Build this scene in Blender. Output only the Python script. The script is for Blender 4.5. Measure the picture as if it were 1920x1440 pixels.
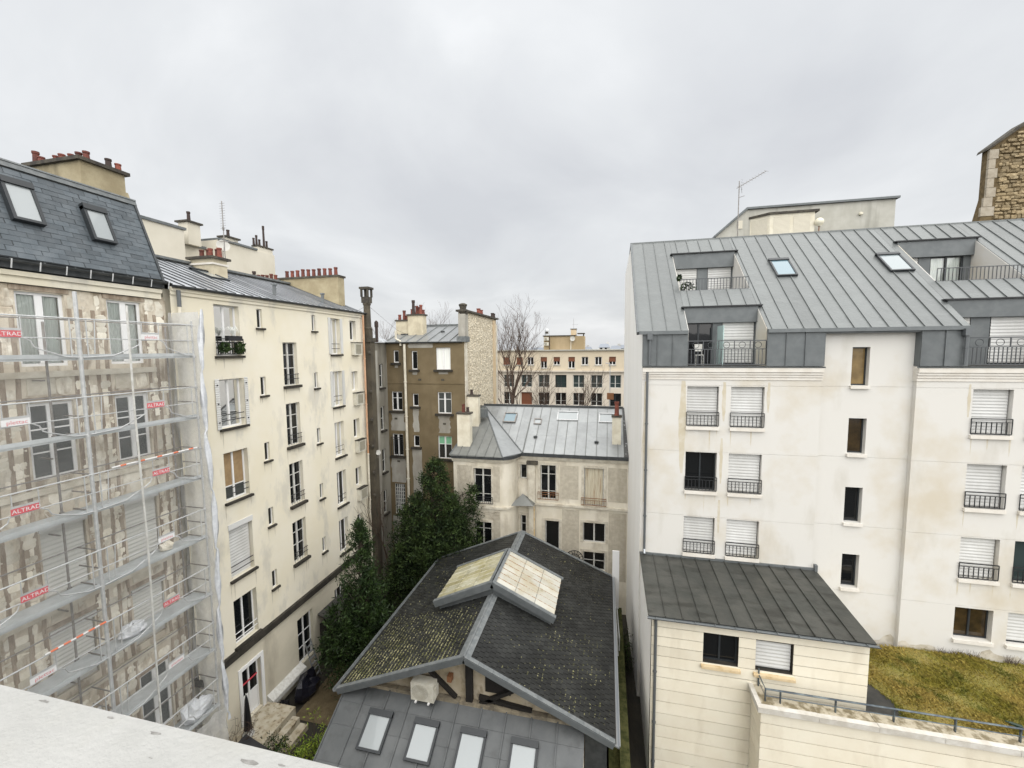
import bpy, math, random
from mathutils import Vector, Matrix
R = math.radians
random.seed(7)
for o in list(bpy.data.objects): bpy.data.objects.remove(o)
scene = bpy.context.scene
col = scene.collection

# ------------------------------------------------------------------ camera
HH = 15.6
yaw, pitch, roll = R(12.9), R(4.78), R(0.5)
fwd = Vector((-math.sin(yaw)*math.cos(pitch), math.cos(yaw)*math.cos(pitch), -math.sin(pitch)))
rgt = Vector((math.cos(yaw), math.sin(yaw), 0)); up = rgt.cross(fwd)
r2 = rgt*math.cos(roll)-up*math.sin(roll); u2 = up*math.cos(roll)+rgt*math.sin(roll)
cam_d = bpy.data.cameras.new('camera'); cam = bpy.data.objects.new('camera', cam_d); col.objects.link(cam)
cam_d.sensor_width = 36; cam_d.lens = 36*777/1920; cam_d.clip_start = 0.05; cam_d.clip_end = 2000
m = Matrix((r2, u2, -fwd)).transposed().to_4x4(); m.translation = Vector((0, 0, HH)); cam.matrix_world = m
scene.camera = cam

# ------------------------------------------------------------------ sky, sun, exposure
SUN_EL, SUN_AZ = R(60), R(150)            # compass-style azimuth from +Y towards +X
sun_dir = Vector((math.sin(SUN_AZ)*math.cos(SUN_EL), math.cos(SUN_AZ)*math.cos(SUN_EL), math.sin(SUN_EL)))
world = bpy.data.worlds.new('World'); scene.world = world; world.use_nodes = True
wt = world.node_tree; wt.nodes.clear()
def wn(t, **k):
    n = wt.nodes.new(t)
    for a, b in k.items(): setattr(n, a, b)
    return n
wout = wn('ShaderNodeOutputWorld'); sky = wn('ShaderNodeTexSky', sky_type='NISHITA', sun_disc=False, sun_elevation=SUN_EL, sun_rotation=SUN_AZ, air_density=1.2, dust_density=3.0)
bg1 = wn('ShaderNodeBackground'); bg1.inputs[1].default_value = 0.06; wt.links.new(sky.outputs[0], bg1.inputs[0])
tc = wn('ShaderNodeTexCoord'); sep = wn('ShaderNodeSeparateXYZ'); wt.links.new(tc.outputs['Generated'], sep.inputs[0])
zz = wn('ShaderNodeMath', operation='MAXIMUM'); wt.links.new(sep.outputs[2], zz.inputs[0]); zz.inputs[1].default_value = 0.0
za = wn('ShaderNodeMath', operation='ADD'); wt.links.new(zz.outputs[0], za.inputs[0]); za.inputs[1].default_value = 0.32
dv = []
for i in (0, 1):
    d_ = wn('ShaderNodeMath', operation='DIVIDE'); wt.links.new(sep.outputs[i], d_.inputs[0]); wt.links.new(za.outputs[0], d_.inputs[1]); dv.append(d_)
cmb = wn('ShaderNodeCombineXYZ'); wt.links.new(dv[0].outputs[0], cmb.inputs[0]); wt.links.new(dv[1].outputs[0], cmb.inputs[1]); cmb.inputs[2].default_value = 5.3
n1 = wn('ShaderNodeTexNoise'); n1.inputs['Scale'].default_value = 1.15; n1.inputs['Detail'].default_value = 6; n1.inputs['Roughness'].default_value = 0.52; n1.inputs['Distortion'].default_value = 0.35
wt.links.new(cmb.outputs[0], n1.inputs['Vector'])
rp = wn('ShaderNodeValToRGB'); wt.links.new(n1.outputs[0], rp.inputs[0])
rp.color_ramp.elements[0].position = 0.30; rp.color_ramp.elements[0].color = (0.635, 0.65, 0.675, 1)
rp.color_ramp.elements[1].position = 0.68; rp.color_ramp.elements[1].color = (0.90, 0.91, 0.92, 1)
e = rp.color_ramp.elements.new(0.5); e.color = (0.75, 0.765, 0.78, 1)
bg2 = wn('ShaderNodeBackground'); bg2.inputs[1].default_value = 0.345; 
grd = wn('ShaderNodeMapRange'); wt.links.new(sep.outputs[2], grd.inputs[0]); grd.inputs[1].default_value = 0.0; grd.inputs[2].default_value = 0.9; grd.inputs[3].default_value = 0.86; grd.inputs[4].default_value = 1.1
gml = wn('ShaderNodeVectorMath', operation='SCALE'); wt.links.new(rp.outputs[0], gml.inputs[0]); wt.links.new(grd.outputs[0], gml.inputs['Scale']); wt.links.new(gml.outputs[0], bg2.inputs[0])
mxw = wn('ShaderNodeMixShader'); mxw.inputs[0].default_value = 0.95
wt.links.new(bg1.outputs[0], mxw.inputs[1]); wt.links.new(bg2.outputs[0], mxw.inputs[2]); wt.links.new(mxw.outputs[0], wout.inputs[0])
sd = bpy.data.lights.new('sun', 'SUN'); sd.energy = 1.5; sd.angle = R(120); sd.color = (1.0, 0.975, 0.94)
sun = bpy.data.objects.new('sun', sd); col.objects.link(sun); sun.location = (10, -10, 60)
sun.rotation_euler = sun_dir.to_track_quat('Z', 'Y').to_euler()
vs = scene.view_settings; vs.view_transform = 'Standard'; vs.look = 'None'; vs.gamma = 1; vs.use_curve_mapping = False; vs.exposure = 1.72
scene.render.engine = 'CYCLES'
scene.cycles.max_bounces = 6; scene.cycles.diffuse_bounces = 2; scene.cycles.transparent_max_bounces = 12

# ------------------------------------------------------------------ materials
M = {}
def mat(name, c1, c2=None, c3=None, s1=0.8, st1=(1, 1, 1), r1=(0.4, 0.62), s2=0.7, st2=(1, 1, 0.12), r2_=(0.55, 0.72), a3=0.8,
        rough=0.85, rough2=None, metal=0.0, bump=0.0, sb=18.0, stb=(1, 1, 1), bump2=0.0, sb2=1.2, vary=0.0, spec=0.4, island=0.0, hue=None):
    mt = bpy.data.materials.new(name); mt.use_nodes = True; nt = mt.node_tree; N = nt.nodes; L = nt.links
    b = N['Principled BSDF']; b.inputs['Roughness'].default_value = rough; b.inputs['Metallic'].default_value = metal
    b.inputs['Specular IOR Level'].default_value = spec
    geo = N.new('ShaderNodeNewGeometry')
    def noise(scale, st, det=5, ro=0.6):
        mp = N.new('ShaderNodeMapping'); mp.inputs['Scale'].default_value = st; L.new(geo.outputs['Position'], mp.inputs[0])
        n = N.new('ShaderNodeTexNoise'); n.inputs['Scale'].default_value = scale; n.inputs['Detail'].default_value = det; n.inputs['Roughness'].default_value = ro
        L.new(mp.outputs[0], n.inputs['Vector']); return n
    def ramp(src, lo, hi, top=1.0):
        r = N.new('ShaderNodeMapRange'); r.inputs[1].default_value = lo; r.inputs[2].default_value = hi; r.inputs[4].default_value = top
        L.new(src, r.inputs[0]); return r.outputs[0]
    def mix(fac, a, bb, blend='MIX'):
        x = N.new('ShaderNodeMix'); x.data_type = 'RGBA'; x.blend_type = blend
        if isinstance(fac, (int, float)): x.inputs[0].default_value = fac
        else: L.new(fac, x.inputs[0])
        for s, i in ((a, 6), (bb, 7)):
            if isinstance(s, tuple): x.inputs[i].default_value = (*s[:3], 1)
            else: L.new(s, x.inputs[i])
        return x.outputs[2]
    c = c1
    if c2:
        nz = noise(s1, st1); f1 = ramp(nz.outputs[0], *r1); c = mix(f1, c1, c2)
        if rough2 is not None:
            rr = N.new('ShaderNodeMapRange'); rr.inputs[1].default_value = r1[0]; rr.inputs[2].default_value = r1[1]; rr.inputs[3].default_value = rough; rr.inputs[4].default_value = rough2
            L.new(nz.outputs[0], rr.inputs[0]); L.new(rr.outputs[0], b.inputs['Roughness'])
    if c3: c = mix(ramp(noise(s2, st2).outputs[0], *r2_, a3), c, c3)
    for amt, which in ((vary, 'o'), (island, 'i')):
        if amt:
            if which == 'o': src = N.new('ShaderNodeObjectInfo').outputs['Random']
            else: src = geo.outputs['Random Per Island']
            v = N.new('ShaderNodeMapRange'); v.inputs[3].default_value = 1-amt; v.inputs[4].default_value = 1+amt; L.new(src, v.inputs[0])
            cc = N.new('ShaderNodeCombineXYZ')
            for i in range(3): L.new(v.outputs[0], cc.inputs[i])
            c = mix(1.0, c, cc.outputs[0], 'MULTIPLY')
    if isinstance(c, tuple): b.inputs['Base Color'].default_value = (*c[:3], 1)
    else: L.new(c, b.inputs['Base Color'])
    last = None
    for st_, sc_, bs_ in ((bump, sb, stb), (bump2, sb2, (1, 1, 1))):
        if st_:
            bp = N.new('ShaderNodeBump'); bp.inputs['Strength'].default_value = min(1, st_); bp.inputs['Distance'].default_value = 0.02 if sc_ > 5 else 0.06
            L.new(noise(sc_, bs_).outputs[0], bp.inputs['Height'])
            if last: L.new(last, bp.inputs['Normal'])
            last = bp.outputs[0]
    if last: L.new(last, b.inputs['Normal'])
    M[name] = mt; return mt

mat('cream_plaster', (0.74, 0.685, 0.54), (0.77, 0.725, 0.605), (0.52, 0.50, 0.44), s1=0.45, s2=1.1, st2=(1, 1, 0.45), r2_=(0.54, 0.66), a3=0.6, bump=0.25, sb=30)
mat('base_plaster', (0.58, 0.54, 0.43), (0.66, 0.61, 0.49), (0.36, 0.32, 0.25), s1=0.6, st2=(1, 1, 0.25), r2_=(0.56, 0.70), a3=0.7, bump=0.25, sb=30)
mat('stone_trim', (0.026, 0.023, 0.018), (0.048, 0.042, 0.033), s1=3, bump=0.4, sb=40)
mat('white_render', (0.64, 0.625, 0.585), (0.56, 0.51, 0.415), (0.46, 0.43, 0.36), s1=0.30, r1=(0.47, 0.66), s2=0.7, st2=(1, 1, 0.35), r2_=(0.58, 0.72), a3=0.45, bump=0.12, sb=40)
mat('side_render', (0.86, 0.855, 0.83), (0.81, 0.80, 0.765), (0.70, 0.675, 0.62), s1=0.5, st1=(1, 1, 0.15), s2=2.5, st2=(1, 1, 0.06), r2_=(0.62, 0.75), a3=0.4, bump=0.12, sb=40)
mat('white_trim', (0.70, 0.67, 0.61), (0.64, 0.60, 0.53), s1=2.5, rough=0.8)
mat('wall_dirt', (0.46, 0.415, 0.33), (0.60, 0.56, 0.48), (0.28, 0.23, 0.16), s1=3, s2=5, st2=(1, 1, 1), bump=0.4, sb=20)
mat('rust_stain', (0.55, 0.40, 0.20), (0.66, 0.56, 0.40), s1=5)
mat('limestone', (0.78, 0.73, 0.60), (0.74, 0.68, 0.545), (0.62, 0.555, 0.43), s1=0.9, s2=1.4, st2=(1, 1, 0.3), r2_=(0.55, 0.72), a3=0.6, bump=0.2, sb=50, vary=0.05)
mat('coping_stone', (0.46, 0.41, 0.31), (0.20, 0.165, 0.10), s1=4.5, r1=(0.42, 0.58), bump=0.7, sb=12)
mat('brown_render', (0.150, 0.114, 0.062), (0.188, 0.145, 0.083), (0.105, 0.083, 0.052), s1=0.9, st2=(1, 1, 0.2), bump=0.3, sb=35)
mat('patch_grey', (0.40, 0.385, 0.34), (0.30, 0.28, 0.24), s1=1.5, st1=(1, 1, 0.5), bump=0.3, sb=35)
mat('soot_render', (0.30, 0.285, 0.24), (0.20, 0.185, 0.15), (0.10, 0.09, 0.07), s1=0.7, st1=(1, 1, 0.4), s2=0.6, st2=(1, 1, 0.22), r2_=(0.48, 0.62), bump=0.3, sb=30)
mat('flue_render', (0.10, 0.085, 0.06), (0.065, 0.056, 0.042), (0.2, 0.18, 0.14), s1=1.5, r2_=(0.62, 0.7), bump=0.5, sb=25)
mat('pav_plaster', (0.68, 0.625, 0.505), (0.76, 0.71, 0.60), (0.44, 0.39, 0.305), s1=1.3, st1=(1, 1, 0.6), s2=1.0, st2=(1, 1, 0.45), r2_=(0.52, 0.68), a3=0.75, bump=0.4, sb=22)
mat('pav_dirty', (0.46, 0.415, 0.33), (0.56, 0.515, 0.42), (0.34, 0.30, 0.235), s1=4, bump=0.6, sb=20)
mat('pav_trim', (0.66, 0.62, 0.52), (0.50, 0.45, 0.36), s1=2.5, bump=0.2, sb=30)
mat('chimney_cream', (0.60, 0.54, 0.40), (0.50, 0.44, 0.32), (0.26, 0.23, 0.16), s1=2, st2=(1, 1, 0.25), r2_=(0.56, 0.7), bump=0.3, sb=20)
mat('chimney_white', (0.72, 0.68, 0.56), (0.62, 0.57, 0.45), s1=2, bump=0.2, sb=20)
mat('chimney_olive', (0.30, 0.25, 0.155), (0.40, 0.345, 0.225), (0.12, 0.105, 0.07), s1=1.4, st2=(1, 1, 0.3), r2_=(0.52, 0.64), bump=0.4, sb=18)
mat('cap_dark', (0.045, 0.04, 0.034), (0.09, 0.08, 0.06), s1=4, bump=0.5, sb=20)
mat('terracotta', (0.20, 0.058, 0.038), (0.11, 0.036, 0.027), s1=5, rough=0.7, vary=0.3, bump=0.2, sb=25)
mat('pot_dark', (0.05, 0.035, 0.03), rough=0.8)
mat('slate', (0.068, 0.084, 0.096), (0.092, 0.108, 0.12), s1=3, rough=0.5, vary=0.22, spec=0.45, bump=0.25, sb=30)
mat('old_slate', (0.013, 0.0135, 0.0125), (0.024, 0.025, 0.023), (0.007, 0.0075, 0.0065), s1=1.1, r2_=(0.5, 0.65), s2=0.6, st2=(1, 1, 1), rough=0.5, vary=0.35, island=0.35, spec=0.35, bump=0.4, sb=25)
mat('moss', (0.11, 0.112, 0.045), (0.29, 0.275, 0.155), s1=2.5, rough=1.0, spec=0.1, island=0.4)
mat('dark_moss', (0.035, 0.04, 0.015), (0.075, 0.075, 0.03), s1=5, rough=1, spec=0.1, bump=0.8, sb=20)
mat('zinc', (0.138, 0.148, 0.146), (0.162, 0.173, 0.171), (0.20, 0.212, 0.208), s1=1.2, s2=1.7, st2=(0.6, 1.6, 1.6), r2_=(0.55, 0.75), a3=0.45, rough=0.36, rough2=0.46, metal=0.3, vary=0.09, bump2=0.9, sb2=1.7)
mat('zinc_dark', (0.125, 0.137, 0.14), (0.15, 0.162, 0.165), s1=2.5, rough=0.5, metal=0.2, vary=0.06, bump2=0.15, sb2=2)
mat('zinc_old', (0.052, 0.054, 0.048), (0.072, 0.072, 0.064), (0.024, 0.024, 0.02), s1=1.6, s2=2.2, st2=(0.5, 1.4, 1), r2_=(0.5, 0.66), a3=0.7, rough=0.42, rough2=0.3, metal=0.2, vary=0.08, bump2=0.3, sb2=2)
mat('zinc_bright', (0.255, 0.265, 0.265), (0.30, 0.312, 0.312), (0.20, 0.21, 0.21), s1=1.2, s2=3, st2=(1, 1, 1), a3=0.4, rough=0.34, metal=0.35, vary=0.06, bump2=0.25, sb2=2)
mat('zinc_grey', (0.15, 0.155, 0.145), (0.18, 0.185, 0.175), s1=1.5, rough=0.45, metal=0.2, vary=0.06)
mat('zinc_wet', (0.62, 0.64, 0.66), (0.72, 0.74, 0.76), s1=1.2, r1=(0.4, 0.7), rough=0.2, rough2=0.28, metal=0.55, vary=0.16)
mat('zinc_seam_shade', (0.055, 0.06, 0.065), rough=0.5, metal=0.2)  # same zinc as the panels, batten-roll shadow painted into the seam colour
mat('lead', (0.125, 0.137, 0.14), (0.18, 0.19, 0.19), s1=5, rough=0.55, metal=0.2, bump=0.2, sb=15)
mat('gutter', (0.05, 0.055, 0.058), (0.075, 0.08, 0.082), s1=4, rough=0.45, metal=0.3)
mat('white_paint', (0.80, 0.80, 0.79), rough=0.45)
mat('grey_white', (0.62, 0.62, 0.59), (0.5, 0.49, 0.45), s1=8, rough=0.6)
mat('dark_frame', (0.028, 0.032, 0.035), rough=0.4)
mat('black_iron', (0.02, 0.021, 0.023), rough=0.5)
mat('rail_grey', (0.085, 0.09, 0.095), rough=0.45, metal=0.3)
mat('rail_blue', (0.06, 0.075, 0.09), (0.16, 0.19, 0.2), s1=3, rough=0.35, metal=0.4)
mat('shutter_white', (0.62, 0.622, 0.605), (0.54, 0.538, 0.515), s1=1.2, st1=(1, 1, 0.4), rough=0.5, vary=0.08)
mat('shutter_grey', (0.60, 0.60, 0.56), rough=0.6)
mat('brown_shutter', (0.17, 0.06, 0.028), rough=0.6, vary=0.1)
mat('galv', (0.56, 0.57, 0.57), (0.46, 0.47, 0.47), s1=8, rough=0.45, metal=0.3)
mat('galv_dark', (0.22, 0.2, 0.18), (0.30, 0.29, 0.28), s1=8, rough=0.5, metal=0.4)
mat('deck_metal', (0.52, 0.55, 0.56), (0.43, 0.455, 0.46), s1=3, rough=0.5, metal=0.15)
mat('sign_red', (0.62, 0.07, 0.09), rough=0.5)
mat('sign_white', (0.8, 0.8, 0.8), rough=0.5)
mat('orange_tape', (0.75, 0.16, 0.05), rough=0.5)
mat('film_white', (0.68, 0.70, 0.72), (0.56, 0.58, 0.61), s1=6, rough=0.35, bump=0.6, sb=9)
mat('rubble_mortar', (0.56, 0.49, 0.385), (0.68, 0.62, 0.51), (0.26, 0.205, 0.145), s1=2.2, st1=(1, 1, 0.6), s2=2.6, st2=(1, 1, 0.35), r2_=(0.5, 0.62), bump=0.9, sb=16)
mat('rubble_stone', (0.68, 0.63, 0.515), (0.78, 0.74, 0.64), (0.38, 0.315, 0.235), s1=3, s2=3.2, st2=(1, 1, 0.5), r2_=(0.5, 0.66), bump=1.0, sb=9, vary=0.2)
mat('timber_dark', (0.24, 0.185, 0.135), (0.40, 0.335, 0.26), s1=6, st1=(1, 1, 0.25), bump=0.7, sb=20)
mat('timber_black', (0.016, 0.014, 0.012), rough=0.7)
mat('tower_mortar', (0.10, 0.07, 0.032), (0.16, 0.115, 0.055), s1=6, bump=0.8, sb=20)
mat('tower_stone', (0.25, 0.19, 0.105), (0.35, 0.28, 0.17), (0.11, 0.075, 0.034), s1=5, s2=9, st2=(1, 1, 1), r2_=(0.5, 0.68), bump=0.8, sb=18, vary=0.28)
mat('dressed_stone', (0.40, 0.355, 0.28), (0.32, 0.275, 0.21), s1=4, bump=0.3, sb=20)
mat('concrete', (0.40, 0.39, 0.34), (0.47, 0.46, 0.41), (0.25, 0.245, 0.21), s1=1.0, s2=1.6, st2=(1, 1, 0.1), r2_=(0.54, 0.7), a3=0.6, bump=0.2, sb=20)
mat('far_cream', (0.66, 0.62, 0.52), (0.60, 0.56, 0.46), (0.42, 0.39, 0.33), s1=0.5, s2=1.5, st2=(1, 1, 0.1), r2_=(0.62, 0.75), a3=0.5)
mat('hotel_ochre', (0.62, 0.535, 0.40), (0.58, 0.50, 0.37), s1=0.2)
mat('hotel_stone', (0.62, 0.56, 0.465), (0.57, 0.51, 0.42), s1=0.3)
mat('hotel_box', (0.32, 0.245, 0.14), (0.40, 0.31, 0.19), s1=0.6, st1=(1, 1, 0.3))
mat('far_wall', (0.50, 0.49, 0.46), rough=0.9, vary=0.15)
mat('far_roof', (0.20, 0.22, 0.25), rough=0.6, vary=0.2)
mat('bark', (0.075, 0.058, 0.045), (0.11, 0.09, 0.07), s1=6, bump=0.6, sb=12)
mat('twig', (0.085, 0.058, 0.042), rough=0.9)
mat('vine_wood', (0.22, 0.17, 0.115), rough=0.9)
mat('needle', (0.012, 0.024, 0.007), (0.040, 0.064, 0.016), s1=1.8, r1=(0.42, 0.6), rough=0.7, spec=0.25, island=0.6)
mat('leaf', (0.011, 0.025, 0.006), (0.031, 0.057, 0.012), s1=2.5, rough=0.6, spec=0.3, island=0.45)
mat('leaf_lime', (0.12, 0.19, 0.022), (0.24, 0.30, 0.035), s1=3, rough=0.6, spec=0.3, island=0.4)
mat('grass', (0.23, 0.20, 0.035), (0.38, 0.29, 0.08), (0.085, 0.105, 0.015), s1=0.9, s2=1.7, st2=(1, 1, 1), r2_=(0.52, 0.62), rough=0.8, spec=0.2, island=0.4)
mat('soil', (0.055, 0.05, 0.022), (0.085, 0.07, 0.03), s1=2, bump=0.8, sb=9)
mat('dark_ground', (0.022, 0.020, 0.015), (0.036, 0.030, 0.02), (0.015, 0.015, 0.01), s1=0.9, s2=3, st2=(1, 1, 1), bump=0.6, sb=10)
mat('earth_brown', (0.095, 0.072, 0.038), (0.13, 0.10, 0.055), s1=2.5, bump=0.8, sb=14)
mat('membrane', (0.03, 0.03, 0.028), (0.05, 0.048, 0.042), s1=2, rough=0.7, bump=0.3, sb=15)
mat('ledge', (0.335, 0.335, 0.32), (0.365, 0.365, 0.35), (0.285, 0.28, 0.25), s1=6, s2=3.0, st2=(1, 1, 1), r2_=(0.56, 0.72), a3=0.5, bump=0.35, sb=60)
mat('ledge_chip', (0.17, 0.165, 0.155), (0.27, 0.265, 0.25), s1=40)
mat('step_stone', (0.46, 0.42, 0.33), (0.34, 0.29, 0.20), (0.12, 0.09, 0.05), s1=3, s2=6, st2=(1, 1, 1), r2_=(0.56, 0.66), bump=0.4, sb=20)
mat('roof_glass', (0.42, 0.405, 0.30), (0.32, 0.29, 0.16), (0.16, 0.14, 0.07), s1=1.4, r1=(0.38, 0.58), s2=3, st2=(1, 1, 1), r2_=(0.58, 0.7), a3=0.7, rough=0.35, vary=0.16, spec=0.5)
mat('roof_glass_clean', (0.46, 0.45, 0.395), (0.40, 0.36, 0.265), (0.24, 0.20, 0.115), s1=1.2, r1=(0.45, 0.65), s2=2.5, st2=(1, 1, 1), r2_=(0.6, 0.7), a3=0.6, rough=0.3, vary=0.10, spec=0.5)
mat('ac_white', (0.62, 0.60, 0.52), (0.55, 0.52, 0.43), s1=6, rough=0.5)
mat('grille', (0.30, 0.28, 0.22), rough=0.7)
mat('copper_pipe', (0.50, 0.27, 0.15), (0.58, 0.38, 0.25), s1=5, st1=(1, 1, 0.3), rough=0.6)
mat('pipe_cream', (0.70, 0.66, 0.55), (0.60, 0.55, 0.44), s1=4, rough=0.6)
mat('pipe_zinc', (0.13, 0.14, 0.145), rough=0.45, metal=0.3)
mat('curtain', (0.88, 0.89, 0.85), (0.78, 0.80, 0.76), s1=3, st1=(3, 3, 0.2), rough=0.9)
mat('blind_blue', (0.80, 0.86, 0.88), (0.62, 0.70, 0.73), s1=7, st1=(0.01, 0.01, 1), r1=(0.47, 0.53), rough=0.7)
mat('wood_curtain', (0.34, 0.235, 0.125), (0.28, 0.19, 0.10), s1=4, rough=0.8)
mat('amber_glass', (0.26, 0.18, 0.075), (0.17, 0.115, 0.05), s1=1.6, rough=0.08, spec=0.5)
mat('brown_glass', (0.055, 0.036, 0.016), (0.025, 0.018, 0.01), s1=2, rough=0.08, spec=0.5)
mat('green_blind', (0.22, 0.48, 0.30), rough=0.6)
mat('black_tarp', (0.012, 0.012, 0.014), rough=0.4, bump=0.6, sb=6)
mat('blue_tarp', (0.009, 0.009, 0.015), rough=0.35, bump=0.7, sb=8)
mat('dish', (0.5, 0.49, 0.45), rough=0.5)
mat('planter', (0.02, 0.02, 0.022), rough=0.6)
mat('alu', (0.42, 0.44, 0.46), rough=0.35, metal=0.8)
mat('wood_scrap', (0.33, 0.20, 0.09), (0.22, 0.13, 0.06), s1=8, rough=0.8)
mat('globe', (0.72, 0.68, 0.54), rough=0.3)
mat('mint_screen', (0.46, 0.60, 0.58), rough=0.3)
mat('rust_metal', (0.22, 0.10, 0.045), rough=0.8)
mat('old_paint', (0.62, 0.57, 0.44), (0.52, 0.46, 0.34), (0.26, 0.12, 0.045), s1=4, st1=(4, 1, 0.3), s2=5, st2=(3, 1, 0.1), r2_=(0.60, 0.68), rough=0.7)

mat('stain_pale', (0.53, 0.475, 0.36), (0.59, 0.55, 0.46), s1=3)
mat('coping_pale', (0.60, 0.58, 0.53), (0.48, 0.45, 0.39), s1=2.5, bump=0.3, sb=20)
mat('coping_warm', (0.64, 0.51, 0.32), (0.50, 0.36, 0.19), s1=4, r1=(0.5, 0.68), bump=0.3, sb=20)
mat('grass_soil', (0.20, 0.185, 0.045), (0.26, 0.21, 0.07), (0.09, 0.10, 0.02), s1=1.3, s2=2, st2=(1, 1, 1), rough=1, bump=0.9, sb=12)
mat('bottle_green', (0.015, 0.035, 0.022), rough=0.12)
mat('bar_rust', (0.30, 0.17, 0.09), (0.50, 0.45, 0.36), s1=9)
mat('bar_pale', (0.62, 0.60, 0.52), (0.45, 0.41, 0.30), s1=6)
mat('zinc_mid', (0.092, 0.098, 0.10), (0.115, 0.121, 0.122), (0.074, 0.077, 0.077), s1=1.3, s2=2.5, st2=(1, 1, 1), rough=0.48, metal=0.2, vary=0.06, bump=0.1, sb=60)
mat('flash_brown', (0.28, 0.24, 0.17), (0.14, 0.12, 0.09), (0.38, 0.34, 0.26), s1=3, bump=0.3, sb=20, vary=0.2)
mat('membrane_wet', (0.06, 0.06, 0.058), (0.30, 0.31, 0.31), s1=4, r1=(0.6, 0.64), rough=0.5)
mat('gable_cream', (0.40, 0.335, 0.23), (0.48, 0.42, 0.32), (0.18, 0.135, 0.075), s1=1.6, s2=2.2, st2=(1, 1, 0.6), r2_=(0.52, 0.66), bump=0.3, sb=22)
mat('gable_rubble', (0.56, 0.49, 0.36), (0.66, 0.60, 0.48), (0.20, 0.155, 0.085), s1=3.5, s2=7.5, st2=(1, 1, 1.5), r2_=(0.50, 0.58), a3=0.9, bump=1.0, sb=9)
mat('orange_render', (0.58, 0.44, 0.27), (0.64, 0.52, 0.36), s1=1.5, st1=(1, 1, 0.3))
mat('gable_stone', (0.60, 0.53, 0.40), (0.72, 0.66, 0.53), (0.32, 0.25, 0.15), s1=6, s2=9, st2=(1, 1, 1), bump=0.4, sb=30, island=0.25)
mat('shutter_cream', (0.60, 0.56, 0.46), rough=0.6)
mat('hotel_curtain', (0.20, 0.23, 0.21), (0.10, 0.12, 0.115), s1=0.8, rough=0.3)
mat('drip_grey', (0.52, 0.48, 0.385), (0.62, 0.575, 0.465), s1=4)

def glass_mat(name, base, rough=0.03):
    mt = bpy.data.materials.new(name); mt.use_nodes = True; b = mt.node_tree.nodes['Principled BSDF']
    b.inputs['Base Color'].default_value = (*base, 1); b.inputs['Roughness'].default_value = rough; b.inputs['Specular IOR Level'].default_value = 0.5
    nt = mt.node_tree; geo = nt.nodes.new('ShaderNodeNewGeometry'); n = nt.nodes.new('ShaderNodeTexNoise'); n.inputs['Scale'].default_value = 0.9
    bp = nt.nodes.new('ShaderNodeBump'); bp.inputs['Strength'].default_value = 0.08; bp.inputs['Distance'].default_value = 0.05
    nt.links.new(geo.outputs['Position'], n.inputs['Vector']); nt.links.new(n.outputs[0], bp.inputs['Height']); nt.links.new(bp.outputs[0], b.inputs['Normal'])
    M[name] = mt
glass_mat('dark_glass', (0.008, 0.009, 0.010))
glass_mat('grey_glass', (0.055, 0.062, 0.062), 0.1)
glass_mat('teal_glass', (0.035, 0.05, 0.05), 0.06)
def sky_glass(name, base, metal, rough):
    mt = bpy.data.materials.new(name); mt.use_nodes = True; b = mt.node_tree.nodes['Principled BSDF']
    b.inputs['Base Color'].default_value = (*base, 1); b.inputs['Roughness'].default_value = rough; b.inputs['Metallic'].default_value = metal
    b.inputs['Coat Weight'].default_value = 0.5; b.inputs['Coat Roughness'].default_value = 0.02
    M[name] = mt
sky_glass('skylight_glass', (0.30, 0.325, 0.33), 0.1, 0.2)
sky_glass('skylight_pale', (0.20, 0.235, 0.245), 0.05, 0.2)
sky_glass('skylight_blue', (0.13, 0.20, 0.235), 0.05, 0.1)
def see_through(name, colr, opac, trans=0.4, scale=0.0):
    mt = bpy.data.materials.new(name); mt.use_nodes = True; nt = mt.node_tree; nt.nodes.clear()
    o = nt.nodes.new('ShaderNodeOutputMaterial'); t = nt.nodes.new('ShaderNodeBsdfTransparent'); d = nt.nodes.new('ShaderNodeBsdfDiffuse'); tl = nt.nodes.new('ShaderNodeBsdfTranslucent')
    d.inputs[0].default_value = (*colr, 1); tl.inputs[0].default_value = (*colr, 1)
    a = nt.nodes.new('ShaderNodeMixShader'); a.inputs[0].default_value = trans; nt.links.new(d.outputs[0], a.inputs[1]); nt.links.new(tl.outputs[0], a.inputs[2])
    x = nt.nodes.new('ShaderNodeMixShader'); x.inputs[0].default_value = opac
    if scale:
        geo = nt.nodes.new('ShaderNodeNewGeometry'); n = nt.nodes.new('ShaderNodeTexNoise'); n.inputs['Scale'].default_value = scale; n.inputs['Detail'].default_value = 4
        r = nt.nodes.new('ShaderNodeMapRange'); r.inputs[1].default_value = 0.3; r.inputs[2].default_value = 0.7; r.inputs[3].default_value = opac*0.7; r.inputs[4].default_value = min(1, opac*1.3)
        nt.links.new(geo.outputs['Position'], n.inputs['Vector']); nt.links.new(n.outputs[0], r.inputs[0]); nt.links.new(r.outputs[0], x.inputs[0])
    nt.links.new(t.outputs[0], x.inputs[1]); nt.links.new(a.outputs[0], x.inputs[2]); nt.links.new(x.outputs[0], o.inputs[0]); M[name] = mt
see_through('net_mesh', (0.88, 0.89, 0.88), 0.13, 0.5, 1.2)
see_through('film_sheet', (0.82, 0.82, 0.80), 0.72, 0.5, 2.5)
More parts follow.
